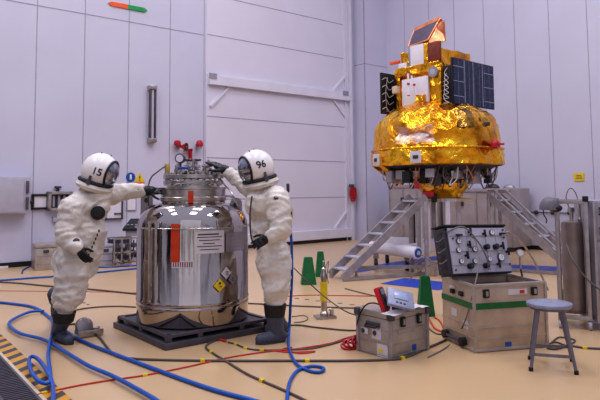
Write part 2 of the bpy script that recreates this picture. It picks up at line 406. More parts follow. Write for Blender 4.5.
F=wl_frame(187,155); mb=MB(F); mb.box((0,-.06,.12),(.2,.08,.05)); mb.box((.06,-.06,0),(.06,.08,.3)); 
tag(mb.build('wall_bracket',M['red']),'small red angled bracket on the wall just above the tank valves','bracket')
# safety signs
F=wl_frame(130.5,179); t=thing('safety_sign','round blue mandatory sign over a blue strip on the left wall','sign',WL(130.5,179))
MB(F).cyl((0,-.012,.04),(0,0,.04),.11,seg=24).build('disc',M['signblue'],t)
mb=MB(F); mb.ell((0,-.014,.075),(.025,.004,.03)); mb.box((0,-.014,.02),(.05,.006,.07),.01); mb.build('white_symbol',M['white'],t)
MB(F).box((0,-.006,-.11),(.2,.012,.05)).build('caption_strip',M['signblue'],t)
F=wl_frame(139.5,179); t=thing('safety_sign','yellow warning triangle sign beside the round blue sign','sign',WL(139.5,179))
MB(F).poly([(-.13,-.008,-.06),(.13,-.008,-.06),(0,-.008,.15)],.008,V((0,1,0))).build('triangle',M['yellow'],t,smooth=0)
mb=MB(F); mb.poly([(-.02,-.014,.06),(.02,-.014,.06),(0,-.014,-.01)],.004,V((0,1,0))); mb.box((0,-.012,-.03),(.025,.004,.02)); mb.build('black_symbol',M['ink'],t,smooth=0)
MB(F).box((0,-.006,-.1),(.24,.012,.05)).build('caption_strip',M['orange'],t)
# grey wall cabinet at far left
p0=WL(-14,178);p1=WL(26.5,213); F=frame(WL(-14,213),d1,Z); w=(WL(26,200)-WL(-14,200)).dot(d1); h=WL(14,176.5).z-WL(14,213).z; F=frame(V((WL(-14,213).x,WL(-14,213).y,WL(14,213.5).z)),d1,Z)
t=thing('wall_cabinet','large shallow grey wall cabinet at the left edge','cabinet',F.translation)
MB(F).box((w/2,-.14,h/2),(w,.28,h),.01).build('body',M['lgrey'],t)
MB(F).box((w/2-.05,-.29,h/2),(w-.16,.02,h-.06),.005).build('door',M['lgrey'],t)
for z in (h*.28,h*.72): MB(F).box((w-.06,-.3,z),(.05,.04,h*.34),.01).build('hinge',M['dsteel'],t)
# dark framed pass-through window
def rectW(u0,v0,u1,v1,off=0):
    um=(u0+u1)/2; a=WL(u0,v1,off); b=WL(u1,v1,off); w=(b-a).dot(d1); z0=WL(um,v1,off).z; z1=WL(um,v0,off).z
    return frame(V((a.x,a.y,z0)),d1,Z),w,z1-z0
F,w,h=rectW(31,194,48,209.5); t=thing('hatch_window','small white hatch door swung open in a black frame on the left wall','window',F.translation)
mb=MB(F); f=.045
for c,d in (((w/2,-.03,f/2),(w,.06,f)),((w/2,-.03,h-f/2),(w,.06,f)),((f/2,-.03,h/2),(f,.06,h)),((w-f/2,-.03,h/2),(f,.06,h))): mb.box(c,d,.004)
mb.build('frame',M['black'],t)
MB(F).box((w/2,-.02,h/2),(w-.08,.02,h-.08)).build('pane',M['white'],t,smooth=0)
MB(F).cyl((-.05,-.04,h/2),(.02,-.04,h/2),.03).build('latch',M['black'],t)
F,w,h=rectW(46,191.5,70,210.5); t=thing('hatch_box','dark grey recessed metal box with a knob on top beside the open hatch','box',F.translation)
mb=MB(F); f=.06
for c,d in (((w/2,-.08,f/2),(w,.16,f)),((w/2,-.08,h-f/2),(w,.16,f)),((f/2,-.08,h/2),(f,.16,h)),((w-f/2,-.08,h/2),(f,.16,h))): mb.box(c,d,.006)
mb.build('rim',M['alu'],t)
MB(F).box((w/2,-.03,h/2),(w-.1,.04,h-.1)).build('recess',M['dgrey'],t)
for q in range(3): MB(F).box((w*(.25+.22*q),-.07,h*.5),(.05,.06,h*.6),.01).build('inner_rib',M['grey'],t)
mb=MB(F); mb.cyl((w*.42,-.08,h),(w*.42,-.08,h+.07),.03); mb.cyl((w*.42,-.08,h+.07),(w*.42,-.08,h+.11),.07,.07); mb.build('knob',M['dgrey'],t)
F,w,h=rectW(52,217,58,222); t=MB(F).box((w/2,-.04,h/2),(w,.08,h),.015).build('wall_socket',M['lgrey']); tag(t,'small pale socket box on the wall behind the left suited person','socket')
# framed board right of left person
F,w,h=rectW(104,190,122,219.5); t=thing('framed_board','white board in a thin dark frame on the wall behind the outstretched arm','board',F.translation)
MB(F).box((w/2,-.02,h/2),(w-.04,.03,h-.04)).build('board',M['white'],t,smooth=0)
mb=MB(F); f=.035
for c,d in (((w/2,-.03,f/2),(w,.06,f)),((w/2,-.03,h-f/2),(w,.06,f)),((f/2,-.03,h/2),(f,.06,h)),((w-f/2,-.03,h/2),(f,.06,h))): mb.box(c,d,.004)
mb.build('frame',M['dsteel'],t)
MB(F).box((w-.12,-.05,h*.2),(.16,.03,.03),.005).build('handle',M['dsteel'],t)
F,w,h=rectW(126,198,136,211); t=thing('notice_frame','small framed white notice on the wall under the safety signs','notice',F.translation)
MB(F).box((w/2,-.01,h/2),(w,.02,h)).build('frame',M['grey'],t,smooth=0)
MB(F).box((w/2,-.024,h/2),(w-.05,.01,h-.05)).build('sheet',M['white'],t,smooth=0)
# red hanging marker at the door edge
P=WL(352.5,200,.14); F=frame(P,d1,Z); t=thing('door_release','red looped pull handle hanging at the right edge of the big door','handle',P)
MB(F).box((-.05,-.02,.42),(.16,.1,.1),.02).build('bracket',M['dsteel'],t)
for x,r in ((-.07,.1),(.07,.1)):
    MB(F).tube([(x+.045*math.sin(a),-.03,.2+.17*math.cos(a)) for a in [k*math.pi/8 for k in range(16)]],.03,8,closed=True).build('loop',M['red'],t)
MB(F).box((0,-.03,-.02),(.18,.04,.05),.01).build('tag',M['red'],t)
# yellow sign right wall
p=WR(579.5,181); F=frame(p,d2,Z); hh=WR(579.5,173).z-p.z; ww=(WR(584.5,178)-WR(574.5,178)).dot(d2)
t=thing('wall_notice','small yellow notice high on the right wall','sign',p)
MB(F).box((0,-.01,hh/2),(ww,.02,hh)).build('plate',M['yellow'],t,smooth=0)
mb=MB(F)
for k in range(3): mb.box((0,-.022,hh*(.3+.2*k)),(ww*(.7-.1*k),.004,hh*.07))
mb.build('printed_line',M['ink'],t,smooth=0)
# conduit on the right wall
mb=MB(); a=WR(528,212);b=WR(575,212); mb.tube([a+nR*.03,V((b.x,b.y,a.z))+nR*.03],.012,8)
t=thing('wall_conduit','thin dark conduit with small clips low on the right wall','conduit',a); mb.build('pipe',M['dsteel'],t)
for f in (.2,.55,.9): 
    q=a.lerp(b,f); q.z=a.z; MB().ell(q+nR*.03,.05).build('clip',M['dgrey'],t)
# ------------------------------------------------------------------ floor grate and hazard stripes (bottom left)
h0=G(0,333.5);h1=G(72,400); i0=G(0,351.5);i1=G(42,398); 
hd=(h1-h0).normalized(); hn=V((hd.y,-hd.x,0)); 
if (i0-h0).dot(hn)<0: hn=-hn
wid=abs((i0-h0).dot(hn)); wid2=abs((G(0,356)-h0).dot(hn))
A=h0-hd*4; B=h1+hd*2.2
HM=hazard_mat(0)
mb=MB(); mb.poly([A+Z*.001,B+Z*.001,B+hn*wid+Z*.001,A+hn*wid+Z*.001],.002,Z); o=mb.build('trim_5',HM,smooth=0); struct(o)
# stripes run perpendicular-ish: rotate map so wave runs along the strip
ang=math.atan2(hd.y,hd.x)
HM.node_tree.nodes['Mapping'].inputs['Rotation'].default_value=(0,0,-(ang+math.radians(38)))
mb=MB(); mb.poly([A+hn*wid+Z*.001,B+hn*wid+Z*.001,B+hn*wid2+Z*.001,A+hn*wid2+Z*.001],.006,Z); struct(mb.build('trim_6',M['tape'],smooth=0))
t=thing('floor_grate','dark slotted metal floor grate in the bottom left corner inside the hazard stripes','grate',G(5,390))
gA=A+hn*wid2; 
mb=MB(); LEN=(B-A).length; mb.poly([gA+Z*.001,gA+hd*LEN+Z*.001,gA+hd*LEN+hn*1.6+Z*.001,gA+hn*1.6+Z*.001],.002,Z); mb.build('pit',M['black'],t,smooth=0)
mb=MB()
k=0
while k*.045<LEN:
    p=gA+hd*(k*.045+.02)+Z*.012; mb.bar(p+hn*.02,p+hn*1.58,.018,.02,Z); k+=1
for q in range(7): mb.bar(gA+hn*(.02+q*.22)+Z*.014,gA+hn*(.02+q*.22)+hd*LEN+Z*.014,.02,.024,Z)
mb.build('slats',M['dsteel'],t,smooth=0)
# ------------------------------------------------------------------ blue floor film
def strip(pts,w,name,label,m='bluemat'):
    P=[G(*p) for p in pts]; mb=MB()
    d=(P[1]-P[0]).normalized(); n=V((-d.y,d.x,0))*w/2
    mb.poly([P[0]-n+Z*.003,P[1]-n+Z*.003,P[1]+n+Z*.003,P[0]+n+Z*.003],.004,Z); o=mb.build(name,M[m],smooth=0); tag(o,label,'floor mat'); return o
strip([(393,281),(450,287)],.75,'floor_mat','long blue floor mat in front of the gold satellite stand')
strip([(350,271.5),(442,257)],.4,'floor_mat','blue floor mat under the left part of the satellite stand')
strip([(498,267),(570,270)],.8,'floor_mat','blue floor mat behind the open tan case on the right')
# ------------------------------------------------------------------ pallet + tank
pl=G(115.5,327);pf=G(159,352);pr=G(270,331)
px=(pr-pf).normalized(); py=V((-px.y,px.x,0)); PW=(pr-pf).length; PD=abs((pl-pf).dot(py))
TC=V(((pl.x+pr.x)/2+.0,(pl.y+pr.y)/2,0)); TY=TC.y; TC.x=(193.5-300)/600*TY
F=frame(TC,px,Z)
t=thing('steel_pallet','dark grey steel pallet frame under the shiny tank','pallet',TC)
MB(F).box((0,0,.03),(PW,PD,.06),.006).build('base_slab',M['dsteel'],t)
a,b=PW/2-.06,PD/2-.06
for x in (-a,a): MB(F).box((x,0,.115),(.05,PD-.08,.03),.004).build('side_rail',M['dsteel'],t)
for y in (-b,b): MB(F).box((0,y,.115),(PW-.08,.05,.03),.004).build('cross_rail',M['dsteel'],t)
for x in (-a,-a*.42,a*.42,a):
    for y in (-b,b): MB(F).box((x,y,.085),(.055,.055,.07),.004).build('spacer_post',M['dsteel'],t)
for x in (-a,a): MB(F).box((x,0,.085),(.055,.055,.07),.004).build('spacer_post',M['dsteel'],t)
MB(F).box((0,0,.108),(PW-.14,PD-.14,.018),.004).build('top_plate',M['dsteel'],t)
R=.607
tank=thing('steel_tank','polished cylindrical steel pressure tank with bolted flange lid and valves on top','tank',TC)
zb=.118
prof=[(0,0),(.57,0),(.6,.03),(.6,.17),(.604,.18),(.604,.2),(.598,.21),(R,.225),(R,.25),(.6,.26),(.6,.98)]
for k in range(1,13):
    a=math.pi/2*k/12; prof.append((.37+.23*math.cos(a),.97+.28*math.sin(a)))
prof+=[(.35,1.255),(.345,1.30)]
MB().lathe(prof,(TC.x,TC.y,zb),seg=96).build('drum',M['chrome'],tank,smooth=50)
zn=zb+1.29
MB().lathe([(.3,-.02),(.355,-.02),(.36,-.01),(.36,.02),(.35,.03),(.35,.105),(.362,.11),(.362,.13),(.3,.13)],(TC.x,TC.y,zn),seg=64).build('neck_ring',M['steel'],tank)
MB().lathe([(0,.13),(.29,.13),(.29,.165),(.325,.165),(.33,.17),(.33,.2),(.325,.205),(0,.205)],(TC.x,TC.y,zn),seg=64).build('lower_flange',M['steel'],tank)
MB().lathe([(0,.225),(.325,.225),(.33,.23),(.33,.265),(.32,.27),(.27,.275),(.25,.29),(0,.3)],(TC.x,TC.y,zn),seg=64).build('lid_flange',M['steel'],tank)
zl=zn+.28
bl=None
for k in range(24):
    a=2*math.pi*k/24; c=V((TC.x+.3*math.cos(a),TC.y+.3*math.sin(a),zn+.15))
    if bl is None:
        mb=MB(); mb.cyl(c,c+Z*.14,.011,seg=8); mb.cyl(c+Z*.115,c+Z*.138,.02,seg=6); mb.cyl(c,c+Z*.015,.02,seg=6); bl=mb.build('bolt',M['steel'],tank); c0=c
    else:
        o=bl.copy(); COL.objects.link(o); o.location=c-c0
# valves, posts, gauge
def TL(u,v,Y): return AY(u,v,Y)
def valve(u,v,Y,h=.16,wheel=.05,m='dsteel',pm='steel'):
    top=AY(u,v,Y); base=V((top.x,top.y,zl+.005)); mb=MB()
    mb.cyl(base,base+Z*.02,.045,seg=16); mb.cyl(base+Z*.02,top,.02,seg=10); mb.box((base+top)/2,(.05,.05,.05),.01); mb.cyl((base+top)/2-V((.05,0,0)),(base+top)/2+V((.05,0,0)),.016,seg=10)
    vo=mb.build('valve',M[pm],tank); mb=MB(); mb.tube([top+V((wheel*math.cos(a),wheel*math.sin(a),0)) for a in [k*math.pi/8 for k in range(16)]],.012,6,closed=True); mb.bar(top-V((wheel,0,0)),top+V((wheel,0,0)),.018,.014); mb.bar(top-V((0,wheel,0)),top+V((0,wheel,0)),.012,.01)
    mb.build('hand_wheel',M[m],vo)
valve(188.5,160,6.55); valve(196,160,6.6); valve(183,168,6.42,m='signblue'); valve(207,166,6.55,m='alu'); valve(214,172,6.5,wheel=.03)
valve(192,170,6.4,wheel=.03); valve(200,172,6.42,wheel=.025); valve(218,168,6.75,wheel=.03)
g=AY(180.6,158.5,6.5); mb=MB(); mb.cyl((g.x,g.y,zl),(g.x,g.y,g.z-.03),.012,seg=10); mb.cyl(g+V((0,.03,0)),g+V((-.005,-.03,0)),.052,seg=24); go=mb.build('pressure_gauge',M['dsteel'],tank)
MB().cyl(g+V((-.005,-.03,0)),g+V((-.005,-.034,0)),.04,seg=24).build('dial',M['white'],go)
for k in range(10):
    a=math.pi*(1.05+.9*k/9); c=V((TC.x+.2*math.cos(a),TC.y+.2*math.sin(a),zl)); MB().cyl(c,c+Z*(.05+.05*(k%3)),.014,seg=8).build('stud',M['steel'],tank)
c=V((TC.x-.27,TC.y-.1,zl)); MB().box(c+Z*.05,(.05,.05,.12),.008).build('terminal_block',M['brass'],tank)
mb=MB(); mb.tube(spline([c+Z*.1,AY(158,171.5,6.5),AY(151,178,6.5),AY(148,190,6.5),AY(149,206,6.5)]),.008,8); mb.build('lid_cable',M['cable'],tank)
mb=MB(); mb.tube(spline([AY(219,176,6.6),AY(224,184,6.5),AY(231,192,6.35),AY(238,206,6.3)]),.008,8); mb.build('drain_pipe',M['steel'],tank)
mb=MB(); mb.tube(spline([AY(226,196,6.45),AY(232,197,6.4),AY(236,202,6.35)]),.012,8); mb.build('side_pipe',M['steel'],tank)
# lifting lugs
for sx,(u,v) in ((-1,(146.5,205)),(1,(236,209))):
    c=AY(u,v,TY-.05); mb=MB(); pts=[]
    w_=.065; n=14
    for k in range(n+1): a=math.pi*k/n; pts.append((w_*math.cos(a),.06+w_*math.sin(a)))
    outer=[(w_,-.12)]+pts+[(-w_,-.12)]
    hole=[(.028*math.cos(2*math.pi*k/16),.05+.028*math.sin(2*math.pi*k/16)) for k in range(16)]
    P=[c+V((x,0,z)) for x,z in outer]; mb.poly(P,.025,V((0,1,0)))
    o=mb.build('lifting_lug',M['lug'],tank); MB().cyl(c+V((0,-.004,.05)),c+V((0,.03,.05)),.027,seg=18).build('lug_hole',M['dgrey'],o)
# ring rail
mb=MB(); zr=AY(193,229,TY-.62).z; mb.tube([(TC.x+.618*math.cos(a),TC.y+.618*math.sin(a),zr) for a in [k*math.pi/36 for k in range(72)]],.006,6,closed=True); mb.build('rail_wire',M['steel'],tank)
# curved patches on tank
def cylhit(u,v,r):
    d=ray(u,v); ox,oy=-TC.x,-TC.y; A_=d.x*d.x+d.y*d.y; B_=2*(ox*d.x+oy*d.y); C_=ox*ox+oy*oy-r*r
    D=max(0,B_*B_-4*A_*C_); tt=(-B_-math.sqrt(D))/(2*A_); p=CAMP+d*tt; return math.atan2(p.y-TC.y,p.x-TC.x),p.z
def patch(u0,v0,u1,v1,r,name,m,parent=tank,th=.004):
    a0,z1=cylhit(u0,(v0),r); a1,_=cylhit(u1,v0,r); _,z0=cylhit(u0,v1,r)
    mb=MB(); n=10; vs=[];fs=[]
    for k in range(n+1):
        a=a0+(a1-a0)*k/n
        for (rr,z) in ((r,z0),(r,z1),(r-th,z1),(r-th,z0)): vs.append((TC.x+rr*math.cos(a),TC.y+rr*math.sin(a),z))
    for k in range(n):
        for q in range(4): fs.append((k*4+q,k*4+(q+1)%4,(k+1)*4+(q+1)%4,(k+1)*4+q))
    fs.append((0,1,2,3)); fs.append((n*4,n*4+1,n*4+2,n*4+3)); mb.add(vs,fs); return mb.build(name,m,parent,smooth=40)
o=patch(171,224,179.5,262,.612,'orange_strip',M['orstrip']); o['label']='vertical orange strip'
o=patch(195,231,224,254,.61,'paper_label',M['paper'])
for k,(x0,x1) in enumerate(((198,219),(197,222),(199,220),(203,215),(197,222),(200,219))):
    v=234+3.1*k; patch(x0,v,x1,v+(1.4 if k in(0,) else .8),.612,'printed_line',M['ink'],o,.002)
o=patch(226,233,244,252,.61,'foil_label',M['lug'])
for k in range(4): patch(228,236+3.6*k,241,236.8+3.6*k,.612,'printed_line',M['grey'],o,.002)
o=patch(172,261,194,268,.61,'serial_label',M['paper'])
for k in range(9): patch(173+2.3*k,262,174+2.3*k,267,.612,'printed_mark',M['ink'] if k%3 else M['redc'],o,.002)
o=patch(188,191,193.5,203,.368,'inspection_tag',M['orstrip']); 
def diamond(u,v,s,m,sym):
    a,z=cylhit(u,v,.612); c=V((TC.x+.612*math.cos(a),TC.y+.612*math.sin(a),z)); n=V((math.cos(a),math.sin(a),0)); tx=V((-math.sin(a),math.cos(a),0))
    mb=MB(); mb.poly([c+tx*s,c+Z*s,c-tx*s,c-Z*s],.006,n); o=mb.build('hazard_label',m,tank,smooth=0)
    mb=MB(); c2=c+n*.008
    if sym: 
        mb.ell(c2+Z*s*.35,(s*.2,s*.2,s*.2)); 
        mb.box(c2-Z*s*.15,(s*.7,.006,s*.1))
    else:
        for q in range(3): mb.box(c2-Z*(s*.25*(q-1)),(s*.7,.006,s*.08))
    mb.build('symbol',M['ink'],o)
diamond(226,273,.062,M['paper'],0); diamond(219.5,285.5,.066,M['yellow'],1); diamond(232,279,.055,M['lug'],0)
for u in (152.5,156,160):
    pass
mb=MB(); 
for du in (149.5,156):
    a,z1=cylhit(du,224,.63); _,z0=cylhit(du,300,.63); p=V((TC.x+.63*math.cos(a),TC.y+.63*math.sin(a),0)); mb=MB(); mb.cyl(p+Z*z0,p+Z*z1,.012,seg=10); mb.cyl(p+Z*z1,p+Z*(z1+.03),.02,seg=10); mb.cyl(p+Z*(z0-.02),p+Z*z0,.02,seg=10); mb.build('sight_tube',M['steel'],tank)
# ------------------------------------------------------------------ people
def hand(mb,w,d,back,side,curl=.35,s=1.0,spread=0.04):
    """five-fingered gloved hand: w wrist, d towards fingers, back = back-of-hand normal, side=+1 thumb towards +y"""
    F=frame(w,d,back); old=mb.M; mb.M=F
    S=lambda *p: V(p)*s
    for y in (-.03,-.01,.01,.03): mb.cap(S(.0,y*.75,0),.024*s,S(.085,y*1.12,-.002),.02*s)
    ln=(.075,.088,.082,.062); 
    for k in range(4):
        y=side*(.039-.026*k); a=side*(spread*(1.5-k)); p=S(.09,y,0); c=curl*(.5+.12*k); ang=-c*.6
        for q,f in enumerate((.45,.32,.26)):
            dv=V((math.cos(ang)*math.cos(a),math.sin(a),math.sin(ang))); e=p+dv*ln[k]*f*s*1.15; mb.cap(p,(.0125-.0012*q)*s,e,(.0118-.0012*q)*s,10); p=e; ang-=c
    p=S(.02,side*.034,-.008)
    for q,(dv,l) in enumerate(((V((.62,side*.72,-.25)),.05),(V((.85,side*.42,-.35)),.036),(V((.93,side*.1,-.4)),.028))):
        e=p+dv.normalized()*l*s; mb.cap(p,(.017-.002*q)*s,e,(.0155-.002*q)*s,10); p=e
    mb.M=old
def helmet(par,c,fwd,pitch,num,side):
    """fwd: horizontal unit vector of gaze; side: +1 number on the left side of the head, -1 on the right"""
    right=V(fwd).cross(Z); f=(V(fwd)*math.cos(pitch)-Z*math.sin(pitch)); F=frame(c,f,Z)   # local x forward, y left, z up
    R=V((.187,.178,.192)); ca=math.cos(math.radians(47))
    def shell(name,m,inside,scale,parent):
        mb=MB(F); vs=[];fs=[]; n=48; rg=20
        a0,a1=(math.radians(47),math.pi) if not inside else (0,math.radians(48.5))
        for i in range(rg+1):
            a=a0+(a1-a0)*i/rg
            for k in range(n):
                t=2*math.pi*k/n; vs.append((R.x*math.cos(a)*scale[0]+scale[1]*(math.cos(a)-math.cos(math.radians(48))) if inside else R.x*math.cos(a)*scale[0], R.y*math.sin(a)*math.cos(t)*scale[0],R.z*math.sin(a)*math.sin(t)*scale[0]))
        for i in range(rg):
            for k in range(n): k2=(k+1)%n; fs.append((i*n+k,(i+1)*n+k,(i+1)*n+k2,i*n+k2))
        # trim the bottom: flatten below the neck ring
        vs=[(x,y,max(z,-.135)) for x,y,z in vs]
        mb.add(vs,fs); bmesh.ops.remove_doubles(mb.bm,verts=mb.bm.verts[:],dist=.0004); return mb.build(name,m,parent,smooth=50)
    he=shell('helmet',M['helm'],False,(1,0),par)
    shell('visor',M['visor'],True,(1.0,.03),he)
    mb=MB(F); pts=[]
    for k in range(48):
        t=2*math.pi*k/48; a=math.radians(47.5); pts.append((R.x*math.cos(a)*1.01,R.y*math.sin(a)*math.cos(t)*1.02,max(R.z*math.sin(a)*math.sin(t)*1.02,-.135)))
    mb.tube(pts,.013,8,closed=True); mb.build('visor_rim',M['black'],he)
    mb=MB(F); mb.tube([(.165*math.cos(t)-.006,.162*math.sin(t),-.118) for t in [2*math.pi*k/48 for k in range(48)]],.02,8,closed=True,flat=1.0); mb.build('neck_seal',M['black'],he)
    mb=MB(F); mb.lathe([(.15,-.10),(.175,-.135),(.19,-.165),(.17,-.2),(.1,-.21)],(-.01,0,0),seg=32); mb.build('neck_collar',M['suit'],par,crumple=.006,cs=14)
    # side clip
    y=side*.168; mb=MB(F); mb.box((-.0,y*1.02,-.085),(.028,.016,.075),.006); mb.cyl((0,y*1.0,-.118),(0,y*1.13,-.118),.024,seg=16); mb.build('strap_clip',M['brass' if 0 else 'dsteel'],he)
    mb=MB(F)
    mb.ell((.05,.03,.187),.008); mb.ell((-.03,-.03,.191),.008); mb.build('vent_button',M['black'],he)
    # number wrapped on the shell
    vs,fs=text_geo(num,.1); out=[]
    for v in vs:
        x=v.x*(-1 if side>0 else 1); lx=(x+(.05 if side<0 else .02)); lz=(.005 if side<0 else .035)+v.y
        # point on ellipsoid at given x,z
        q=max(.02,1-(lx/R.x)**2-(lz/R.z)**2); out.append((lx,side*(R.y*math.sqrt(q)+.003),lz))
    mb=MB(F); mb.add(out,fs); mb.build('helmet_number',M['black'],he,smooth=0)
    # head with a face inside
    mb=MB(F); mb.ell((-.01,0,.005),(.098,.078,.115)); mb.ell((.045,0,-.055),(.05,.05,.055)); mb.cap((.085,0,.015),.012,(.108,0,-.015),.017); mb.ell((.075,0,.04),(.03,.055,.014))
    for s in (-1,1): mb.ell((.066,s*.035,-.02),(.026,.024,.026)); mb.ell((0,s*.08,.0),(.02,.012,.03))
    mb.cap((.083,-.02,-.062),.009,(.083,.02,-.062),.009); mb.cap((.0,0,-.05),.06,(-.03,0,-.2),.065)
    hd_=fuse(mb,.007,2).build('head',M['skin'],par,smooth=180)
    for s in (-1,1):
        e=MB(F).ell((.083,s*.03,.018),(.012,.015,.011)).build('eye',M['eye'],hd_); 
        MB(F).ell((.094,s*.03,.018),(.004,.006,.006)).build('pupil',M['black'],e) if False else None
    mb=MB(F); mb.tube([(.09*1.0-.0,.026*k,-.063-.003*abs(k)) for k in (-1,-.5,0,.5,1)],.006,6); mb.build('mouth',M['red'],hd_)
    mb=MB(F); mb.lathe([(.0,.125),(.06,.11),(.095,.06),(.1,.02)],(-.022,0,0),seg=24); mb.build('hair',M['dgrey'],hd_)
    return F
def boot(par,heel,toe,shaft_top,s=1):
    heel=V(heel);toe=V(toe);sh=V(shaft_top); d=(toe-heel).normalized(); mb=MB()
    side=d.cross((sh-heel)).normalized(); upv=side.cross(d)
    a=heel+upv*.055; 
    mb.cap(heel+d*.03+upv*.055,.062,heel+d*.19+upv*.05,.06); mb.cap(heel+d*.17+upv*.05,.062,toe-d*.05+upv*.045,.055)
    mb.cap(heel+d*.07+upv*.08,.07,sh,.088); mb.cap(heel+d*.08+upv*.08,.052,heel+d*.17+upv*.055,.05)
    bo=fuse(mb,.009,3).build('boot',M['boot'],par,smooth=180)
    mb=MB(); P=[]
    for t_ in range(24):
        aa=2*math.pi*t_/24; L_=(toe-heel).length; x=L_/2+ (L_/2+.005)*math.cos(aa); y=(.062+.006*math.cos(aa))*math.sin(aa); P.append(heel+d*x+side*y-upv*.0)
    mb.poly(P,.022,upv); mb.build('sole',M['dgrey'],bo)
    return bo
def flat(fr): return V((fr.x,fr.y,0)).normalized()
# ---- left person (15)
K=.01015
P1=thing('person','person in white pressure suit and helmet numbered 15, left arm stretched to the tank','person',G(62,338))
mb=MB()
def px_(u,v,Y): return AY(u,v,Y)
a=lambda *q: px_(*q)
mb.ell(a(86,210,6.22),(.205,.19,.2)); mb.cap(a(88,203,6.2),.165,a(84,235,6.22),.205)
mb.cap(a(84,232,6.2),.225,a(77,262,6.2),.22); mb.ell(a(74,262,6.2),(.22,.2,.18))
mb.cap(a(95,198,6.25),.12,a(80,206,6.1),.14)      # yoke
mb.cap(a(101,190,6.2),.12,a(95,204,6.2),.16)
# near leg
mb.cap(a(74,263,6.1),.185,a(70,294,6.06),.145); mb.cap(a(70,294,6.06),.145,a(65,306,6.06),.112)
# far leg
mb.cap(a(72,265,6.34),.17,a(68,288,6.4),.13); mb.cap(a(68,288,6.4),.13,a(60,300,6.62),.09)
# near arm
mb.cap(a(73,208,6.03),.13,a(66,236,5.93),.105); mb.cap(a(66,236,5.93),.108,a(77,248,5.88),.07)
# far arm
mb.cap(a(101,197,6.35),.115,a(122,192,6.46),.092); mb.cap(a(122,192,6.46),.092,a(142,190.5,6.5),.066)
fuse(mb,.018,3,wr=.024,ws=4.2,wr2=.013,stretch=(1,1,2.0)).build('suit',M['suit'],P1,smooth=180)
f1=V((math.cos(math.radians(-7)),math.sin(math.radians(-7)),0))
helmet(P1,a(100,171.5,6.18),f1,math.radians(18),'15',-1)
# gloves
w=a(77.5,248,5.88); dd=(a(88,262,5.86)-w).normalized(); mb=MB(); mb.cap(w-dd*.05,.062,w+dd*.03,.05); hand(mb,w+dd*.02,dd,V((-.5,-.85,.1)),1,curl=.55,s=.95); fuse(mb,.0065,2).build('glove',M['glove'],P1,smooth=180)
w=a(143,190.5,6.5); dd=(a(160,191,6.52)-w).normalized(); mb=MB(); mb.cap(w-dd*.03,.06,w+dd*.09,.052); hand(mb,w+dd*.07,dd,V((0,-.6,.8)),-1,curl=.2,s=1.0); fuse(mb,.0065,2).build('glove',M['glove'],P1,smooth=180)
# boots
hz=G(57,341); boot(P1,G(56.5,338.5),G(71.5,345),a(63,318,6.07))
mb=MB(); mb.cyl(a(64,312,6.06),a(63.2,321,6.07),.115,.098,seg=24); mb.build('boot_cuff',M['black'],P1)
tp=G(73,321); boot(P1,a(52.5,304,6.68),V((tp.x+.02,6.68,.03)),a(56,294,6.64))
mb=MB(); mb.cyl(a(58,300,6.62),a(55,292,6.66),.09,.085,seg=24); mb.build('boot_cuff',M['black'],P1)
# chest patch
c=a(98,213,6.06); n=V((.42,-.9,.0)).normalized()
mb=MB(); F_=frame(c,n,Z); mb.M=F_; mb.lathe([(0,.01),(.06,.01),(.075,.0),(.075,-.04)],(0,0,0),seg=28) if 0 else mb.tube([(-.03,0,0),(.008,0,0)],[.07,.07],28); mb.build('chest_valve',M['black'],P1)
mb=MB(); mb.tube([c+n*.012,c+n*.018],[.045,.04],20); mb.build('valve_cap',M['black'],P1)
c=a(71.5,212,5.9); mb=MB(); mb.cyl(c+V((0,.03,0)),c-V((0,.0,0)),.024,seg=16); mb.build('shoulder_button',M['dsteel'],P1)
for k in range(7): 
    c=a(99-1.7*k,231+4*k,6.0); MB().box(c,(.012,.02,.028),.003).build('side_lacing',M['dgrey'],P1)
# ---- right person (96)
P2=thing('person','person in white pressure suit and helmet numbered 96, gloved hand over the tank valves','person',G(275,338))
mb=MB()
mb.ell(a(268,205,6.2),(.2,.2,.2)); mb.cap(a(264,198,6.2),.165,a(269,235,6.2),.185); mb.cap(a(269,232,6.2),.185,a(273,262,6.18),.175)
mb.cap(a(259,188,6.2),.13,a(264,203,6.2),.17); mb.ell(a(259,205,6.15),(.14,.16,.18))
mb.cap(a(276,199,6.08),.13,a(263,200,6.3),.13)
mb.cap(a(275.5,262,6.1),.165,a(276,288,6.06),.135); mb.cap(a(276,288,6.06),.138,a(275,297,6.06),.112); 
mb.cap(a(272,262,6.32),.15,a(275,288,6.42),.125); mb.cap(a(275,288,6.42),.12,a(276,306,6.5),.09)
mb.cap(a(278,202,6.0),.125,a(281,228,5.92),.11); mb.cap(a(281,228,5.92),.11,a(271,236.5,5.86),.075)
mb.cap(a(255,190,6.35),.115,a(240,181,6.45),.088); mb.cap(a(240,181,6.45),.088,a(229,172,6.5),.066)
fuse(mb,.018,3,wr=.024,ws=4.2,wr2=.013,stretch=(1,1,2.0)).build('suit',M['suit'],P2,smooth=180)
f2=V((-math.cos(math.radians(29)),-math.sin(math.radians(29)),0))
helmet(P2,a(256.5,168,6.18),f2,math.radians(14),'96',1)
w=a(269.5,237,5.86); dd=(a(255,245,5.82)-w).normalized(); mb=MB(); mb.cap(w-dd*.03,.062,w+dd*.03,.05); hand(mb,w+dd*.02,dd,V((.2,-.9,.4)),-1,curl=.6,s=.95); fuse(mb,.0065,2).build('glove',M['glove'],P2,smooth=180)
w=a(230.5,173,6.5); dd=(a(211,162,6.52)-w).normalized(); mb=MB(); mb.cap(w-dd*.03,.066,w+dd*.09,.052); hand(mb,w+dd*.07,(dd+V((0,0,.02))),V((.3,-.35,1)),1,curl=.3,s=1.18); fuse(mb,.0065,2).build('glove',M['glove'],P2,smooth=180)
hz=G(274,341); boot(P2,V((hz.x+.1,6.1,0)),V((hz.x-.17,5.98,0)),a(274.5,316,6.06))
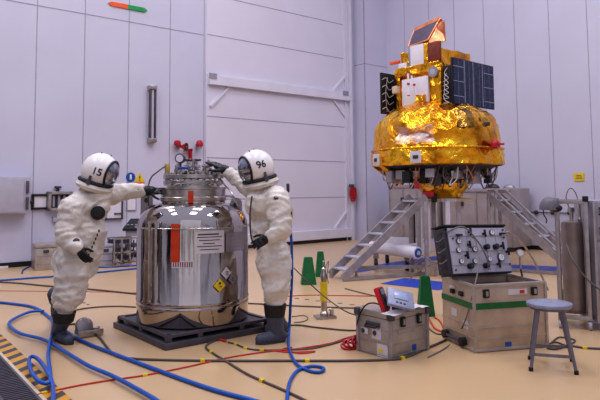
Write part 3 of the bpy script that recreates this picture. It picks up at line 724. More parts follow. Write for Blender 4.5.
mb=MB(); mb.cyl(a(275,304,6.06),a(274.8,316,6.06),.115,.098,seg=24); mb.build('boot_cuff',M['black'],P2)
boot(P2,V((hz.x+.12,6.5,0)),V((hz.x-.1,6.4,0)),a(275.5,316,6.45))
mb=MB(); mb.cyl(a(276,302,6.5),a(276,312,6.47),.1,.086,seg=24); mb.build('boot_cuff',M['black'],P2)
c=a(276,198,5.88); mb=MB(); mb.cyl(c+V((0,.03,0)),c,.024,seg=16); mb.build('shoulder_button',M['dsteel'],P2)
c=a(290.5,214,6.15); mb=MB(); mb.box(c,(.05,.08,.12),.012); mb.box(c+V((.0,0,.07)),(.03,.05,.03),.008); vb=mb.build('back_valve',M['tape'],P2); MB().cyl(c+V((0,-.045,.01)),c+V((0,-.05,.01)),.018).build('port',M['dgrey'],vb)
c=a(288,188,6.2); MB().box(c,(.03,.16,.09),.01).build('back_strap',M['dgrey'],P2)
mb=MB(); mb.tube(spline([a(252,196,5.98),a(250,215,5.96),a(251,236,5.98),a(255,248,5.98)]),.008,6); mb.build('front_seam',M['dgrey'],P2)
# ------------------------------------------------------------------ cables and hoses
def line(name,pts,r,m,label,cat='cable',tags=(),z0=0,smooth=8,group=None):
    P=[]
    for p in pts:
        if len(p)==2: g=G(*p); g.z=r+z0; P.append(g)
        else: P.append(V(p) if p[0]=='w' else V(p[1]) if False else AY(*p))
    S=spline(P,smooth)
    if tags:
        t=thing(name,label,cat,P[0]); MB().tube(S,r,8).build('cable_run',M[m],t,smooth=180)
        for (u,v) in tags:
            g=G(u,v); i=min(range(1,len(S)-1),key=lambda i:(S[i]-g).length); d=(S[i+1]-S[i-1]).normalized(); MB().bar(S[i]-d*.02,S[i]+d*.02,r*2+.012,r*2+.006).build('yellow_tag',M['yellow'],t)
        return t
    o=MB().tube(S,r,8).build(name,M[m],smooth=180); tag(o,label,cat,group); return o
line('air_hose',[(-10,303),(12,305),(35,309),(51,320),(66,333),(85,344),(115,356),(165,375),(210,391),(250,402),(280,410)],.017,'blue','blue hose from the left edge passing behind the left boot to the bottom edge','hose')
line('air_hose',[(44,314),(30,315),(14,322),(9,328),(20,337),(45,344),(73,361),(90,371),(115,382),(147,400),(165,412)],.017,'blue','blue hose making a wide bend left of the left boot','hose',z0=.02)
line('air_hose',[(52,319),(52.5,335),(49.5,350),(48,362),(50,378),(50,388),(46,391),(38,388),(31,378),(29,366),(33,363),(40,368),(48,380),(52,390),(53,400),(53,412)],.016,'blue','blue hose coiled in an oval loop over the hazard stripes','hose',z0=.04)
line('air_hose',[(290,222,6.24),(291.5,245,6.22),(292,275,6.2),(290.5,305,6.2),(289.5,325,6.2),(288.5,345),(291,356),(297,366),(308,372),(319,374),(324,371),(320,368.5),(310,368),(298,372),(291,381),(288,392),(287,405)],.014,'blue','blue hose dropping from the back of the suit numbered 96 and looping on the floor','hose')
line('air_hose',[(-8,282),(30,279),(70,276),(110,272),(139,269)],.016,'blue','blue hose lying along the floor behind the left person','hose')
line('floor_cable',[(22,274),(24,270),(34,266.5),(60,266),(100,268),(139,266)],.014,'signblue','dark blue cable on the floor by the background metal case')
line('floor_cable',[(-6,282.5),(20,284),(45,286.5),(90,290),(139,295)],.012,'cable','dark cable crossing the floor behind the left person')
line('floor_cable',[(72,312),(82,309.5),(100,307.5),(120,307),(139,308)],.009,'cable','thin dark cable curving behind the left boot towards the tank')
line('floor_cable',[(66,326),(76,325),(88,329),(100,339),(112,354),(125,359),(160,361),(220,362),(300,362),(345,362),(385,361),(405,358.5),(430,348),(446,341)],.011,'cable','long dark cable with yellow tags running across the foreground below the tank',tags=((201,362),(308,362),(403,359)))
line('floor_cable',[(214,342),(208,345),(206,349),(214,355),(224,361),(245,374),(262,382),(285,392),(310,404)],.010,'cable','dark cable from under the pallet running to the bottom edge',tags=((262,382),(212,353)))
line('floor_cable',[(10,404),(40,395),(75,387),(110,381),(145,376),(190,367),(225,359),(262,353),(300,349),(330,344),(345,339),(356,336)],.007,'redc','long thin red cable crossing the foreground floor',tags=((143,376),(45,394)))
line('floor_cable',[(272,351),(290,353),(315,352),(300,354),(283,350),(292,348)],.007,'redc','short red cable bundle near the right boot')
line('floor_cable',[(228,343),(236,345),(246,349),(262,351),(285,350.5),(310,349.5),(335,344),(352,338)],.008,'cable','dark cable with yellow tags beside the red one',tags=((236,345),(263,351),(246,349)))
line('floor_cable',[(210,342),(218,340.5),(226,342.5)],.012,'redc','short red plug lead at the edge of the steel pallet')
line('floor_cable',[(247,304),(270,305),(295,306.5),(330,308),(365,309)],.009,'cable','dark cable along the floor behind the right person')
line('floor_cable',[(294,268,6.9),(306,280,6.85),(325,297,6.8),(345,311,6.2),(360,316,5.95)],.007,'cable','thin dark cable slung from behind the blue hose to the small case')
line('floor_cable',[(289,326),(300,326),(315,328),(345,331),(360,331)],.009,'cable','dark cable on the floor beside the yellow tagged post')
line('floor_cable',[(292,317),(304,316),(308,319),(303,322),(294,323)],.005,'cable','small coil of thin wire beside the right boot')
line('floor_cable',[(345,289),(360,293),(385,299),(404,304),(432,306)],.008,'cable','thin dark cable behind the small metal case')
line('floor_cable',[(428,358),(445,349),(455,339,6.1),(464,323,5.75),(470,305,5.7),(474,289,5.62),(479,262,5.8),(476,242,5.95),(466,232,6.05),(457,229,6.1),(450,231,6.1)],.007,'cableg','grey cable looping from the instrument panel over the tan case to the floor',tags=())
line('floor_cable',[(427,316),(432,325),(436,330),(444,332),(440,322),(434,318)],.009,'redc','orange cable coil on the floor between the two cases')
line('floor_cable',[(424,322),(431,331),(440,335),(450,331)],.008,'cable','dark cable coil on the floor between the two cases')
line('floor_cable',[(547,349),(556,350),(570,347),(585,349),(605,350)],.01,'cable','dark cable on the floor behind the stool',tags=((585,349),))
line('floor_cable',[(552,343),(560,338),(575,341),(567,346),(556,343),(548,345)],.008,'cable','coil of dark cable on the floor under the stool seat')
line('floor_cable',[(282,297),(310,295.5),(345,296),(372,296.5)],.006,'redc','thin red line cable crossing behind the green wedges')
line('floor_cable',[(-5,291),(40,291.5),(90,292),(138,293)],.004,'redc','very thin red cable behind the left person')
# grey leads at satellite stand
line('slung_cable',[(455,268,6.0),(446,262,6.15),(430,265,7.0),(417,272,8.0),(408,281,8.3)],.008,'cableg','grey cable slung from the instrument panel leftwards')
line('slung_cable',[(507,232,6.2),(520,241,6.6),(531,256,7.0),(541,275,7.4),(548,290,7.5)],.012,'alu','silver hose arching down behind the right side of the panel')
line('slung_cable',[(407,262,10.4),(420,255,10.2),(434,262,9.0),(447,260,6.2)],.01,'cableg','pale cable from the satellite stand to the instrument panel')
line('slung_cable',[(566,243,6.2),(574,262,6.0),(588,280,5.9),(603,292,5.8)],.008,'cable','thin cable hanging across the rack on the right')
# floor dashes
mb=MB()
for (u,v) in ((76,300),(80,301.5),(84,303),(88,304.5)):
    g=G(u,v); mb.box(g+Z*.001,(.035,.05,.002),0,Matrix.Rotation(.7,4,'Z'))
struct(mb.build('trim_7',M['ink'],smooth=0))
mb=MB()
for (u,v) in ((297,298.5),(307,299.6),(318,301),(329,302),(340,303.3),(352,304.8),(364,306)):
    g=G(u,v); mb.box(g+Z*.001,(.06,.045,.002),0,Matrix.Rotation(-.1,4,'Z'))
struct(mb.build('trim_8',M['ink'],smooth=0))
# ------------------------------------------------------------------ metal lid + bracket on floor near boot
c=G(87,336); t=thing('floor_fitting','round metal disc leaning in a small steel cradle on the floor beside the left boot','fitting',c)
x=(G(104,333)-G(76,337)).normalized(); F=frame(c,x,Z)
MB(F).box((.0,0,.018),(.3,.14,.03),.012).build('base_plate',M['steel'],t)
mb=MB(F); mb.box((.02,-.065,.045),(.26,.012,.05),.004); mb.box((.02,.065,.045),(.26,.012,.05),.004); mb.build('side_lip',M['steel'],t)
mb=MB(F); cc=V((-.03,.0,.105)); nn=V((.25,-.9,.3)).normalized(); mb.tube([cc-nn*.03,cc-nn*.025,cc+nn*.02,cc+nn*.025],[.07,.09,.09,.08],32); mb.build('disc',M['alu'],t)
mb=MB(F); mb.cyl((.09,0,.03),(.09,0,.075),.03); mb.build('stub',M['steel'],t)
# ------------------------------------------------------------------ background left: cases
bgY=lambda u,v:G(u,v)
def crate(name,label,pfl,pfr,h,depth,m,handle=True,stripe=False,zbase=0):
    F=frame(V((pfl.x,pfl.y,zbase)),(V((pfr.x,pfr.y,0))-V((pfl.x,pfl.y,0))),Z); w=(V((pfr.x,pfr.y,0))-V((pfl.x,pfl.y,0))).length
    t=thing(name,label,'case',F.translation)
    MB(F).box((w/2,depth/2,h*.42),(w,depth,h*.84),.01).build('body',m,t)
    MB(F).box((w/2,depth/2,h*.925),(w+.012,depth+.012,h*.14),.012).build('lid',m,t)
    mb=MB(F)
    for f in (.25,.55): mb.box((w/2,-.003,h*f),(w*.96,.012,.014),.003)
    mb.build('rib',M['alu'],t)
    if handle:
        for f in ((.5,) if w<.55 else (.3,.72)):
            o=MB(F).box((w*f,-.008,h*.72),(.1,.016,.06),.006).build('handle_plate',M['dsteel'],t); mb=MB(F); mb.tube([(w*f-.04,-.02,h*.72),(w*f-.035,-.04,h*.7),(w*f+.035,-.04,h*.7),(w*f+.04,-.02,h*.72)],.006,6); mb.build('grip',M['black'],o)
    return t,F,w
pfl=G(35,271);pfr=G(70,268.5)
crate('metal_case','grey metal transport case on the floor against the left wall',pfl,pfr,.5,.5,M['caseg'])
# pipe on top of that case
crate('equipment_box','small pale box with a handle on the floor right of the left person',G(99,266.5),G(112.5,265.5),.44,.35,M['lgrey'])
mb0=G(113,267); t=thing('valve_rack','low rack of steel valves and pipes on the floor left of the tank','rack',mb0)
F=frame(mb0,(G(138,265)-mb0),Z); w=(G(138,265)-mb0).length; h=.55
mb=MB(F)
for x in (0.02,w*.33,w*.66,w-.02):
    for y in (0,.4): mb.box((x,y,h/2),(.03,.03,h),.003)
for z in (.1,h*.5,h): 
    for y in (0,.4): mb.box((w/2,y,z),(w,.03,.03),.003)
mb.build('frame',M['steel'],t)
for i in range(4):
    for j in range(3):
        c=V((w*(.15+.23*i),.05,h*(.2+.27*j))); mb=MB(F); mb.cyl(c-V((0,.05,0)),c+V((0,.06,0)),.05,seg=12); mb.cyl(c-V((0,.08,0)),c-V((0,.05,0)),.025,seg=10); mb.cyl(c,c+V((0,0,.1)),.015,seg=8); mb.build('valve',M['dsteel'] if (i+j)%3 else M['grey'],t)
MB(F).box((w/2,.35,h/2),(w-.05,.05,h-.05)).build('back_panel',M['dgrey'],t)
c=G(132,264)+V((0,.15,0)); zz=AY(132,232,c.y).z
t=thing('sloped_console','small black sloped control box standing on the valve rack','console',(c.x,c.y,zz))
F=frame(V((c.x-.22,c.y,.565)),V((1,.1,0)),Z); hh=AY(132,220,c.y).z-.565
mb=MB(F); mb.box((.2,.05,(hh-.22)/2),(.3,.3,hh-.22),.01); mb.build('pedestal',M['lgrey'],t)
mb=MB(F); z1=hh-.22; mb.add([(0,-.15,z1),(.42,-.15,z1),(.42,.2,z1),(0,.2,z1),(.0,-.15,z1+.05),(.42,-.15,z1+.05),(.36,.2,z1+.24),(.1,.2,z1+.24)],[(0,1,2,3),(4,5,6,7),(0,1,5,4),(1,2,6,5),(2,3,7,6),(3,0,4,7)]); co=mb.build('housing',M['black'],t,smooth=0)
for k in range(4): MB(F).box((.09+.08*k,-.06+.02*k,z1+.12),(.04,.05,.02),.004).build('key',M['lgrey'],co)
# pale strip on floor at far left edge
mb=MB(); g0=G(-5,268.5);g1=G(18,266.5); mb.bar(g0+Z*.02,g1+Z*.02,.12,.04); tag(mb.build('floor_sill',M['white'],smooth=0),'short white sill strip on the floor at the far left wall','sill')
# ------------------------------------------------------------------ satellite
bd=V((.76,.65,0)).normalized(); ad=V((-bd.y,bd.x,0)); K0=V((2.62,11.0,-.03))
def S(a_,b_,z): 
    p=K0+ad*a_+bd*b_; return V((p.x,p.y,z+K0.z))
SCN=S(.5,.48,0)-V((0,0,-.03))
sat=thing('satellite','gold foil covered satellite with a domed body, square upper block and dark solar panels','satellite',(SCN.x,SCN.y,1.3))
def crum(r,z,t):
    q=V((r*math.cos(t)*2.1,r*math.sin(t)*2.1,z*2.6)); n=noise.noise(q)*.05+ (abs(noise.noise(q*2.2+V((3,1,2))))-.3)*.05
    return r+n,z+noise.noise(q*1.7+V((9,9,9)))*.025
prof=[(.0,3.25)]+[(r,z) for r,z in ((.3,3.2),(.5,3.16),(.69,3.1),(.84,3.03),(.95,2.96),(1.04,2.88),(1.115,2.79),(1.155,2.7),(1.18,2.6),(1.19,2.5),(1.19,2.42),(1.2,2.34),(1.215,2.26))]
MB().lathe([(r,z) for r,z in prof],(SCN.x,SCN.y,0),seg=110,fn=crum).build('dome',M['gold'],sat,smooth=28)
# denser dome crumple handled by geometry noise
MB().lathe([(1.2,2.26),(1.26,2.255),(1.27,2.24),(1.26,2.225),(1.2,2.22)],(SCN.x,SCN.y,0),seg=90,cap=False,fn=lambda r,z,t:(r+.01*math.sin(9*t),z)).build('ring_flange',M['gold'],sat)
MB().lathe([(1.24,2.23),(1.255,2.15),(1.25,2.05),(1.24,1.95),(1.21,1.93)],(SCN.x,SCN.y,0),seg=100,cap=False,fn=lambda r,z,t:(crum(r,z,t)[0],z)).build('skirt',M['gold'],sat,smooth=28)
MB().lathe([(1.22,1.96),(1.1,1.9),(.85,1.8),(.6,1.78),(0,1.78)],(SCN.x,SCN.y,0),seg=80,cap=False,fn=crum).build('underside',M['goldd' if 0 else 'dgrey'],sat,smooth=28)
MB().lathe([(.0,1.85),(.42,1.84),(.48,1.72),(.5,1.6),(.45,1.5),(.4,1.42),(.38,1.33),(0,1.32)],(SCN.x+.1,SCN.y,0),seg=60,fn=crum).build('engine_cone',M['gold'],sat,smooth=28)
# dark crumpled foil on right of dome
pts=[]
mb=MB()
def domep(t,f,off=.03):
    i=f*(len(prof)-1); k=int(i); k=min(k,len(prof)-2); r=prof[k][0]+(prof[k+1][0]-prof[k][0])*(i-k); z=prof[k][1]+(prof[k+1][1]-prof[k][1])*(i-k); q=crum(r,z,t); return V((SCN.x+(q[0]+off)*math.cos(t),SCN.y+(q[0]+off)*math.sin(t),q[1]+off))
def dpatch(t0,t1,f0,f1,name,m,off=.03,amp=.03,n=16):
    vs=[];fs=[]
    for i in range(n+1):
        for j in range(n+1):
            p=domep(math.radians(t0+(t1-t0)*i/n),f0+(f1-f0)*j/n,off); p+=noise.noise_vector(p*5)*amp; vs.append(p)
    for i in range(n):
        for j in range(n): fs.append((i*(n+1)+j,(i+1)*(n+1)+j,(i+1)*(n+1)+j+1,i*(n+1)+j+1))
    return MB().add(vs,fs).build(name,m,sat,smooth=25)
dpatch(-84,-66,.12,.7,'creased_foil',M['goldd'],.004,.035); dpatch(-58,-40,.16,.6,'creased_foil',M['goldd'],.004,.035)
dpatch(-138,-104,.7,1.0,'film_cover',M['film'],.05,.05)
# labels on skirt
for u,v,s in ((377,160,.13),(416,157,.12)):
    Yk=11.65-1.1 if u>400 else 11.65-.35
    c=AY(u,v,10.42 if u>400 else 11.2); n=(V((c.x,c.y,0))-SCN).normalized(); o=MB(frame(c+n*.02,n,Z)).box((0,0,0),(.02,s*1.6,s*1.7),.004).build('white_patch',M['paper'],sat); MB(frame(c+n*.035,n,Z)).box((0,0,.0),(.006,s*.8,s*.5),.002).build('dark_marking',M['dgrey'],o)
# red cap
c=AY(495,144,10.7); mb=MB(); mb.ell(c,(.085,.085,.08)); mb.cyl(c-Z*.06,c-Z*.0,.09,seg=20); mb.cyl(c,c+V((.16,-.02,.0)),.02); mb.build('red_cap',M['red'],sat)
c=AY(486,124,10.8); MB().box(c,(.12,.1,.07),.02).build('dark_sensor',M['red' if 0 else 'dgrey'],sat)
c=AY(454,104,10.7)
# clutter underneath: cables, boxes
random.seed(3)
for k in range(70):
    t0=math.radians(random.uniform(-175,-5)); r=random.uniform(.75,1.15); z=1.93-random.uniform(0,.05)
    p=V((SCN.x+r*math.cos(t0),SCN.y+r*math.sin(t0),z)); t1=t0+random.uniform(-.3,.3); r1=r-random.uniform(0,.25)
    q=V((SCN.x+r1*math.cos(t1),SCN.y+r1*math.sin(t1),z-random.uniform(.12,.4))); e=V((SCN.x+(r1-.1)*math.cos(t1+.15),SCN.y+(r1-.1)*math.sin(t1+.15),z-.05))
    MB().tube(spline([p,(p+q)/2+V((random.uniform(-.05,.05),0,-.06)),q,e],5),.012,6).build('harness_cable',M[random.choice(['wire','cable','wire','cableg','copper'])],sat,smooth=180)
for k in range(22):
    t0=math.radians(-172+k*7.8); r=random.uniform(.8,1.08); p=V((SCN.x+r*math.cos(t0),SCN.y+r*math.sin(t0),1.86-random.uniform(0,.2)))
    mt=random.choice(['alu','dsteel','lgrey','black','gold','steel','dgrey']); MB(frame(p,(p-V((SCN.x,SCN.y,p.z))),Z)).box((0,0,0),(.12,random.uniform(.08,.26),random.uniform(.1,.26)),.01).build('underside_unit',M[mt],sat)
c=S(0,0,0)
for t0 in (-176,-158): 
    a_=math.radians(t0); MB().bar((SCN.x+1.24*math.cos(a_),SCN.y+1.24*math.sin(a_),1.96),(SCN.x+.78*math.cos(a_),SCN.y+.78*math.sin(a_),1.6),.1,.06).build('strut',M['gold'],sat)
# upper block
def blk(a0,a1,b0,b1,z0,z1,name,m,bev=.015,cr=0,sub=0,parent=sat):
    F=frame(S((a0+a1)/2,(b0+b1)/2,(z0+z1)/2),bd,Z); mb=MB(F); mb.box((0,0,0),(b1-b0,a1-a0,z1-z0),bev)
    if cr: bmesh.ops.subdivide_edges(mb.bm,edges=mb.bm.edges[:],cuts=6,use_grid_fill=True)
    return mb.build(name,m,parent,crumple=cr,cs=7,smooth=30)
blk(0,1.02,0,1.0,2.95,3.86,'main_block',M['gold'],cr=.022)
blk(-.03,.09,-.05,.03,3.05,3.86,'corner_post',M['gold'],cr=.012)
blk(.93,1.04,-.05,.03,3.05,3.82,'corner_post',M['gold'],cr=.012)
blk(-.02,1.05,-.07,.02,3.72,3.9,'cross_beam',M['gold'],cr=.015)
blk(.25,.88,-.06,-.01,3.12,3.66,'radiator_panel',M['white'],bev=.004)
blk(.36,.68,-.03,.03,3.84,4.3,'radiator_panel',M['white'],bev=.004)
blk(-.03,.24,-.06,-.0,3.88,4.27,'brown_panel',M['brown'],bev=.004)
blk(.24,.36,-.03,.05,3.86,4.3,'gold_divider',M['gold'],cr=.012)
blk(.0,.6,0,.98,3.84,4.16,'upper_block',M['gold'],cr=.025)
blk(.78,.98,-.03,.05,3.84,4.0,'small_panel',M['white'],bev=.004)
blk(.74,.95,.0,.16,4.0,4.2,'foil_pouch',M['gold'],cr=.04)
blk(.97,1.22,-.02,.02,4.02,4.08,'orange_flag',M['orange'],bev=.004)
blk(.68,.74,-.02,.04,3.86,4.3,'antenna_rod',M['alu'])
blk(.3,.5,-.14,-.02,3.03,3.3,'foil_pouch',M['gold'],cr=.04)
blk(.93,1.05,-.16,-.04,3.4,3.55,'side_sensor',M['tape'],cr=.01)
c=S(.1,-.09,3.7); F=frame(c,-bd,Z); o=MB(F).cyl((-.03,0,0),(.02,0,0),.105,seg=24).build('round_sensor',M['alu'],sat); MB(F).cyl((.02,0,0),(.026,0,0),.06,seg=20).build('lens',M['lgrey'],o)
# red tipped tags
for (x0,v0,x1,v1) in ((408,72,408.5,96),(411,74,417,96)):
    p=AY(x0,v0,11.25);q=AY(x1,v1,11.2); o=MB().bar(p,q,.035,.01,V((0,1,0))).build('hanging_strap',M['white'],sat); 
    for f in (0.0,.5,1.0): MB().bar(p.lerp(q,max(0,f-.04))+V((0,-.012,0)),p.lerp(q,min(1,f+.04))+V((0,-.012,0)),.05,.014,V((0,1,0))).build('red_tip',M['red'],o)
# sunshield
p_bl=S(.74,0,4.3);p_br=S(.26,0,4.34);p_tl=S(.74,.2,4.66);p_tr=S(.12,.2,4.76)
mb=MB(); mb.poly([p_bl,p_br,p_tr,p_tl],.02,V((-.6,-.6,.3)).normalized()); sh=mb.build('sunshield',M['darkface'],sat,smooth=0)
n=V((-.5,-.6,.35)).normalized()*.03
mb=MB()
for p,q,w_ in ((p_bl,p_br,.03),(p_tl,p_tr,.10),(p_bl,p_tl,.012),(p_br,p_tr,.02)): mb.bar(p+n*.7,q+n*.7,w_,.006,n)
mb.build('copper_edge',M['copper'],sh)
mb=MB(); mb.poly([p_br,p_tr,S(-.03,.1,4.66),S(-.04,.1,4.28),S(.24,.0,4.28)],.02,V((1,.2,0))); mb.build('copper_flap',M['copper'],sh,smooth=0)
mb=MB(); mb.poly([p_tr,p_tl,S(.7,.12,4.3),S(.0,.12,4.28),S(-.03,.1,4.66)],.02,V((.5,.6,0))); mb.build('shield_back',M['copper'],sh,smooth=0)
# solar panels
def solar(b0,b1,a,z0,z1,front):
    F=frame(S(a,(b0+b1)/2,(z0+z1)/2),bd,Z); w=b1-b0; h=z1-z0
    o=MB(F).box((0,0,0),(w,.04,h),.004).build('solar_panel',M['pblack'],sat)
    y=-.024 if front else .024
    if front:
        MB(F).box((0,y,0),(w-.03,.006,h-.03)).build('cells',M['cell'],o)
        mb=MB(F)
        for f in (.27,.47,.7): mb.box((-w/2+w*f,y-.005,0),(.014,.004,h-.03))
        for k in range(1,8): mb.box((-w/2+w*k/8,y-.004,0),(.003,.003,h-.03))
        for f in (.18,.5,.82): 
            mb.box((-w/2+w*.13,y-.005,-h/2+h*f),(w*.24,.004,.012)); mb.box((-w/2+w*.86,y-.005,-h/2+h*(f-.03)),(w*.26,.004,.012))
        mb.build('cell_lines',M['cellline'],o,smooth=0)
    else:
        mb=MB(F)
        for k in range(5):
            z=-h*.4+h*.18*k; mb.tube(spline([(-w/2,y-.07 if 0 else -.035,z),(-w/2+.12,-.04,z+.05),(-w/2+.2,-.04,z-.04),(-w/2+.34,-.04,z+.03)],5),.006,6)
        mb.tube(spline([(-w/2+.13,-.04,-h*.45),(-w/2+.1,-.04,0),(-w/2+.16,-.04,h*.4)],5),.005,6)
        mb.build('panel_wiring',M['wire'],o)
    return o
solar(.0,1.36,-.24,3.07,3.93,True)
solar(-.27,1.0,1.24,3.02,3.84,False)
for b in (.2,.8): blk(-.24,.02,b,b+.05,3.4,3.46,'panel_strut',M['dsteel'])
for b in (.2,.8): blk(1.0,1.24,b,b+.05,3.4,3.46,'panel_strut',M['dsteel'])
# black slab painting the shadow in the gap between block and panel
blk(-.2,-.02,.02,.06,3.12,3.8,'gap_shade',M['pblack'])
mb=MB()
for k in range(6):
    mb.tube(spline([S(-.15+.02*k,.0,3.75-.1*k),S(-.1,-.03,3.65-.1*k),S(-.18,-.02,3.55-.09*k),S(-.06,-.02,3.5-.08*k)],4),.006,6)
mb.build('gap_wiring',M['wire'],sat)
# ---- stand
st=thing('satellite_stand','white steel support stand with columns and casters under the gold satellite','stand',(SCN.x,SCN.y,0))
cx,cy=SCN.x+.0,SCN.y
MB().lathe([(.38,0),(.52,0),(.52,.06),(.38,.06)],(cx+.1,cy,1.26),seg=40,cap=False).build('adapter_ring',M['white'],st)
MB().box((cx+.08,cy,1.29),(1.0,1.0,.06),.01).build('mount_plate',M['film' if 0 else 'tape'],st)
for (u,Y) in ((410.5,11.2),(419,10.95),(427,11.1),(447,11.05),(458,11.8),(433,12.2)):
    p=AY(u,200,Y); MB().box((p.x,p.y,.82),(.085,.085,.92),.008).build('column',M['white' if u not in(410.5,433) else 'alu'],st)
for (u,Y) in ((418,10.6),(425.5,10.4)):
    p=AY(u,200,Y); MB().box((p.x,p.y,.64),(.065,.065,1.28),.006).build('column',M['alu'],st)
p=AY(415,222,11.6); MB().box((p.x-.02,p.y,.85),(.03,.1,.85),.004).build('cable_duct',M['black'],st)
e0=AY(372,247,11.3);e1=AY(418,253,10.35)
for off in (0,):
    mb=MB(); mb.cyl(e0,e1,.105,.105,seg=28); bo=mb.build('outrigger_beam',M['white'],st)
    dd=(e1-e0).normalized(); MB().cyl(e1,e1+dd*.012,.08,seg=24).build('end_cap',M['signblue'],bo); MB().cyl(e1+dd*.012,e1+dd*.02,.04,seg=20).build('cap_emblem',M['lgrey'],bo)
mid=V((cx,cy,.42))
for q in ((1,0),(-.8,.6),(.3,1)): MB().bar(mid,mid+V((q[0]*1.2,q[1]*1.2,0)),.22,.22,bev=.02).build('outrigger_beam',M['white'],st)
MB().bar(e1.lerp(e0,.3),V((cx,cy,e1.z)),.2,.2,bev=.02).build('outrigger_beam',M['white'],st)
def caster(p,m='black'):
    o=MB().box((p.x,p.y,.24),(.1,.1,.12),.01).build('caster',M['alu'],st)
    MB().cyl((p.x-.03,p.y,.085),(p.x+.03,p.y,.085),.085,seg=24).build('wheel',M[m],o); MB().cyl((p.x,p.y,.0),(p.x,p.y,.34),.018).build('jack_screw',M['dsteel'],o)
for p in (G(376,268),G(407,270.5),mid+V((1.15,0,0)),mid+V((-.9,.7,0)),mid+V((.35,1.15,0))): caster(p,'dgrey' if p.x<1.6 else 'black')
MB().bar(AY(353,268,10.55),AY(440,266,10.5),.06,.06).build('base_rail',M['alu'],st)
for u in (356,436): 
    p=AY(u,268,10.52); MB().box((p.x,p.y,p.z/2-.02),(.05,.05,max(.05,p.z)),.004).build('rail_foot',M['alu'],st)
MB().box(AY(428,194,10.9),(.2,.1,.1),.02).build('clamp',M['red'],st)
MB().box(AY(417,186,10.8),(.09,.08,.1),.02).build('clamp',M['red'],st)
MB().box(AY(434,198,10.95),(.1,.08,.16),.02).build('clamp',M['black'],st)
# ---- stairs
def stairs(name,label,bn,bf,dr,run,rise,n,m='alu',hand_=False):
    bn=V(bn);bf=V(bf);dr=V(dr).normalized(); t=thing(name,label,'stairs',bn)
    for b in (bn,bf): MB().bar(b+Z*.06,b+dr*run+Z*(rise+.06),.04,.13).build('stringer',M[m],t)
    for k in range(n):
        f=(k+.6)/n; c=(bn+bf)/2+dr*run*f+Z*(rise*f+.06); w=(bn-bf).length
        MB(frame(c,(bf-bn),Z)).box((0,0,0),(w-.02,.2,.03),.005).build('tread',M['lgrey'],t)
    for b in (bn,bf): 
        MB().bar(b+dr*.02,b+dr*.02+Z*.14,.05,.05).build('foot',M['alu'],t)
        e=b+dr*run; MB().bar(e,e+Z*(rise+.05),.05,.05).build('rear_leg',M[m],t)
    MB().bar(bn+dr*.0+Z*.03,bn+dr*run+Z*.03,.05,.05).build('base_rail',M[m],t)
    if hand_:
        for b in (bn,bf):
            e=b+dr*run; MB().tube([e+Z*(rise),e+Z*(rise+.16),e-dr*.12+Z*(rise+.16),b+dr*.1+Z*.28],.022,8).build('handrail',M[m],t)
    return t
bn=AY(343,276,9.95); bf=AY(330,275,10.35); bn.z=0; bf.z=0
stairs('step_ladder','aluminium stairs on the left rising to the satellite stand',bn,bf,(.91,.41,0),1.68,1.3,7)
tn=AY(487,197,10.6);tf=AY(500,195,11.0); b2n=AY(546,252,10.0)
dr=V((-.8,.6,0)).normalized(); bn2=V((b2n.x,b2n.y,0)); wv=V((.6,.8,0)).normalized()*.62
stairs('step_ladder','aluminium stairs on the right leading up to the satellite stand, in front of the containers',V((4.66,10.35,0)),V((4.66,10.35,0))+wv,dr,1.45,1.3,6,hand_=True)
# ---- big background containers on right wall
def container(t0,t1,h,label,off=1.0,dep=.8):
    p=C0+nR*off+d2*t0; F=frame(V((p.x,p.y,0)),d2,Z); w=t1-t0; t=thing('storage_container',label,'container',F.translation)
    MB(F).box((w/2,dep/2,.1+(h-.1)/2),(w,dep,h-.1),.02).build('body',M['contain'],t)
    mb=MB(F)
    for k in range(int(w/.5)+1): mb.box((min(w-.02,.02+k*.5),-.01,h/2+.05),(.03,.03,h-.12),.004)
    mb.box((w/2,-.01,h-.06),(w,.03,.05),.004); mb.box((w/2,-.01,.15),(w,.03,.05),.004); mb.build('rib',M['alu'],t)
    for x in (.1,w-.1): MB(F).box((x,.1,.05),(.12,.12,.1),.01).build('foot',M['dgrey'],t)
    for x in (w*.3,w*.7): MB(F).box((x,-.03,h*.75),(.08,.05,.12),.01).build('latch',M['dgrey'],t)
    return t,F
M['contain']=mat('beige container paint',srgb(168,158,160),.5,.1,nscale=3,namt=.08)
container(.9,2.6,1.62,'tall beige storage container standing by the wall behind the left side of the satellite stand')
tt,FF=container(2.75,4.75,1.5,'wide beige storage container with rounded covers on top, behind the right stairs',.95)
for x,r in ((1.3,.12),(1.75,.1)): MB(FF).ell((x,.3,1.5),(r*1.5,r,r)).build('top_cover',M['dgrey' if x<1.5 else 'alu'],tt)
container(5.6,8.2,.55,'low grey storage container along the right wall behind the rack',.9)
# ------------------------------------------------------------------ green wedges
def wedge(u0,u1,vb,vt,label,tilt=0):
    g=G((u0+u1)/2,vb); w=(u1-u0)/600*g.y; h=(vb-vt)/600*g.y; d=w*.8; F=frame(g+V((0,d/2,0)),V((1,.12,0)),Z); mb=MB(F)
    a,b=w/2,w*.27; c,e=d/2,d*.25
    mb.add([(-a,-c,0),(a,-c,0),(a,c,0),(-a,c,0),(-b,-e,h),(b,-e,h),(b,e,h),(-b,e,h)],[(3,2,1,0),(4,5,6,7),(0,1,5,4),(1,2,6,5),(2,3,7,6),(3,0,4,7)])
    bmesh.ops.bevel(mb.bm,geom=mb.bm.edges[:],offset=.008,segments=2,affect='EDGES')
    return tag(mb.build('floor_marker',M['green']),label,'marker')
wedge(301,316,285,258.5,'green tapered floor marker, left one beside the yellow tagged post')
wedge(315.5,326,277,252.5,'green tapered floor marker standing behind the yellow tagged post')
wedge(419,435,317,278,'green tapered floor marker between the small case and the tan case')
wedge(563,579,310,291,'green tapered floor marker at the foot of the rack behind the stool')
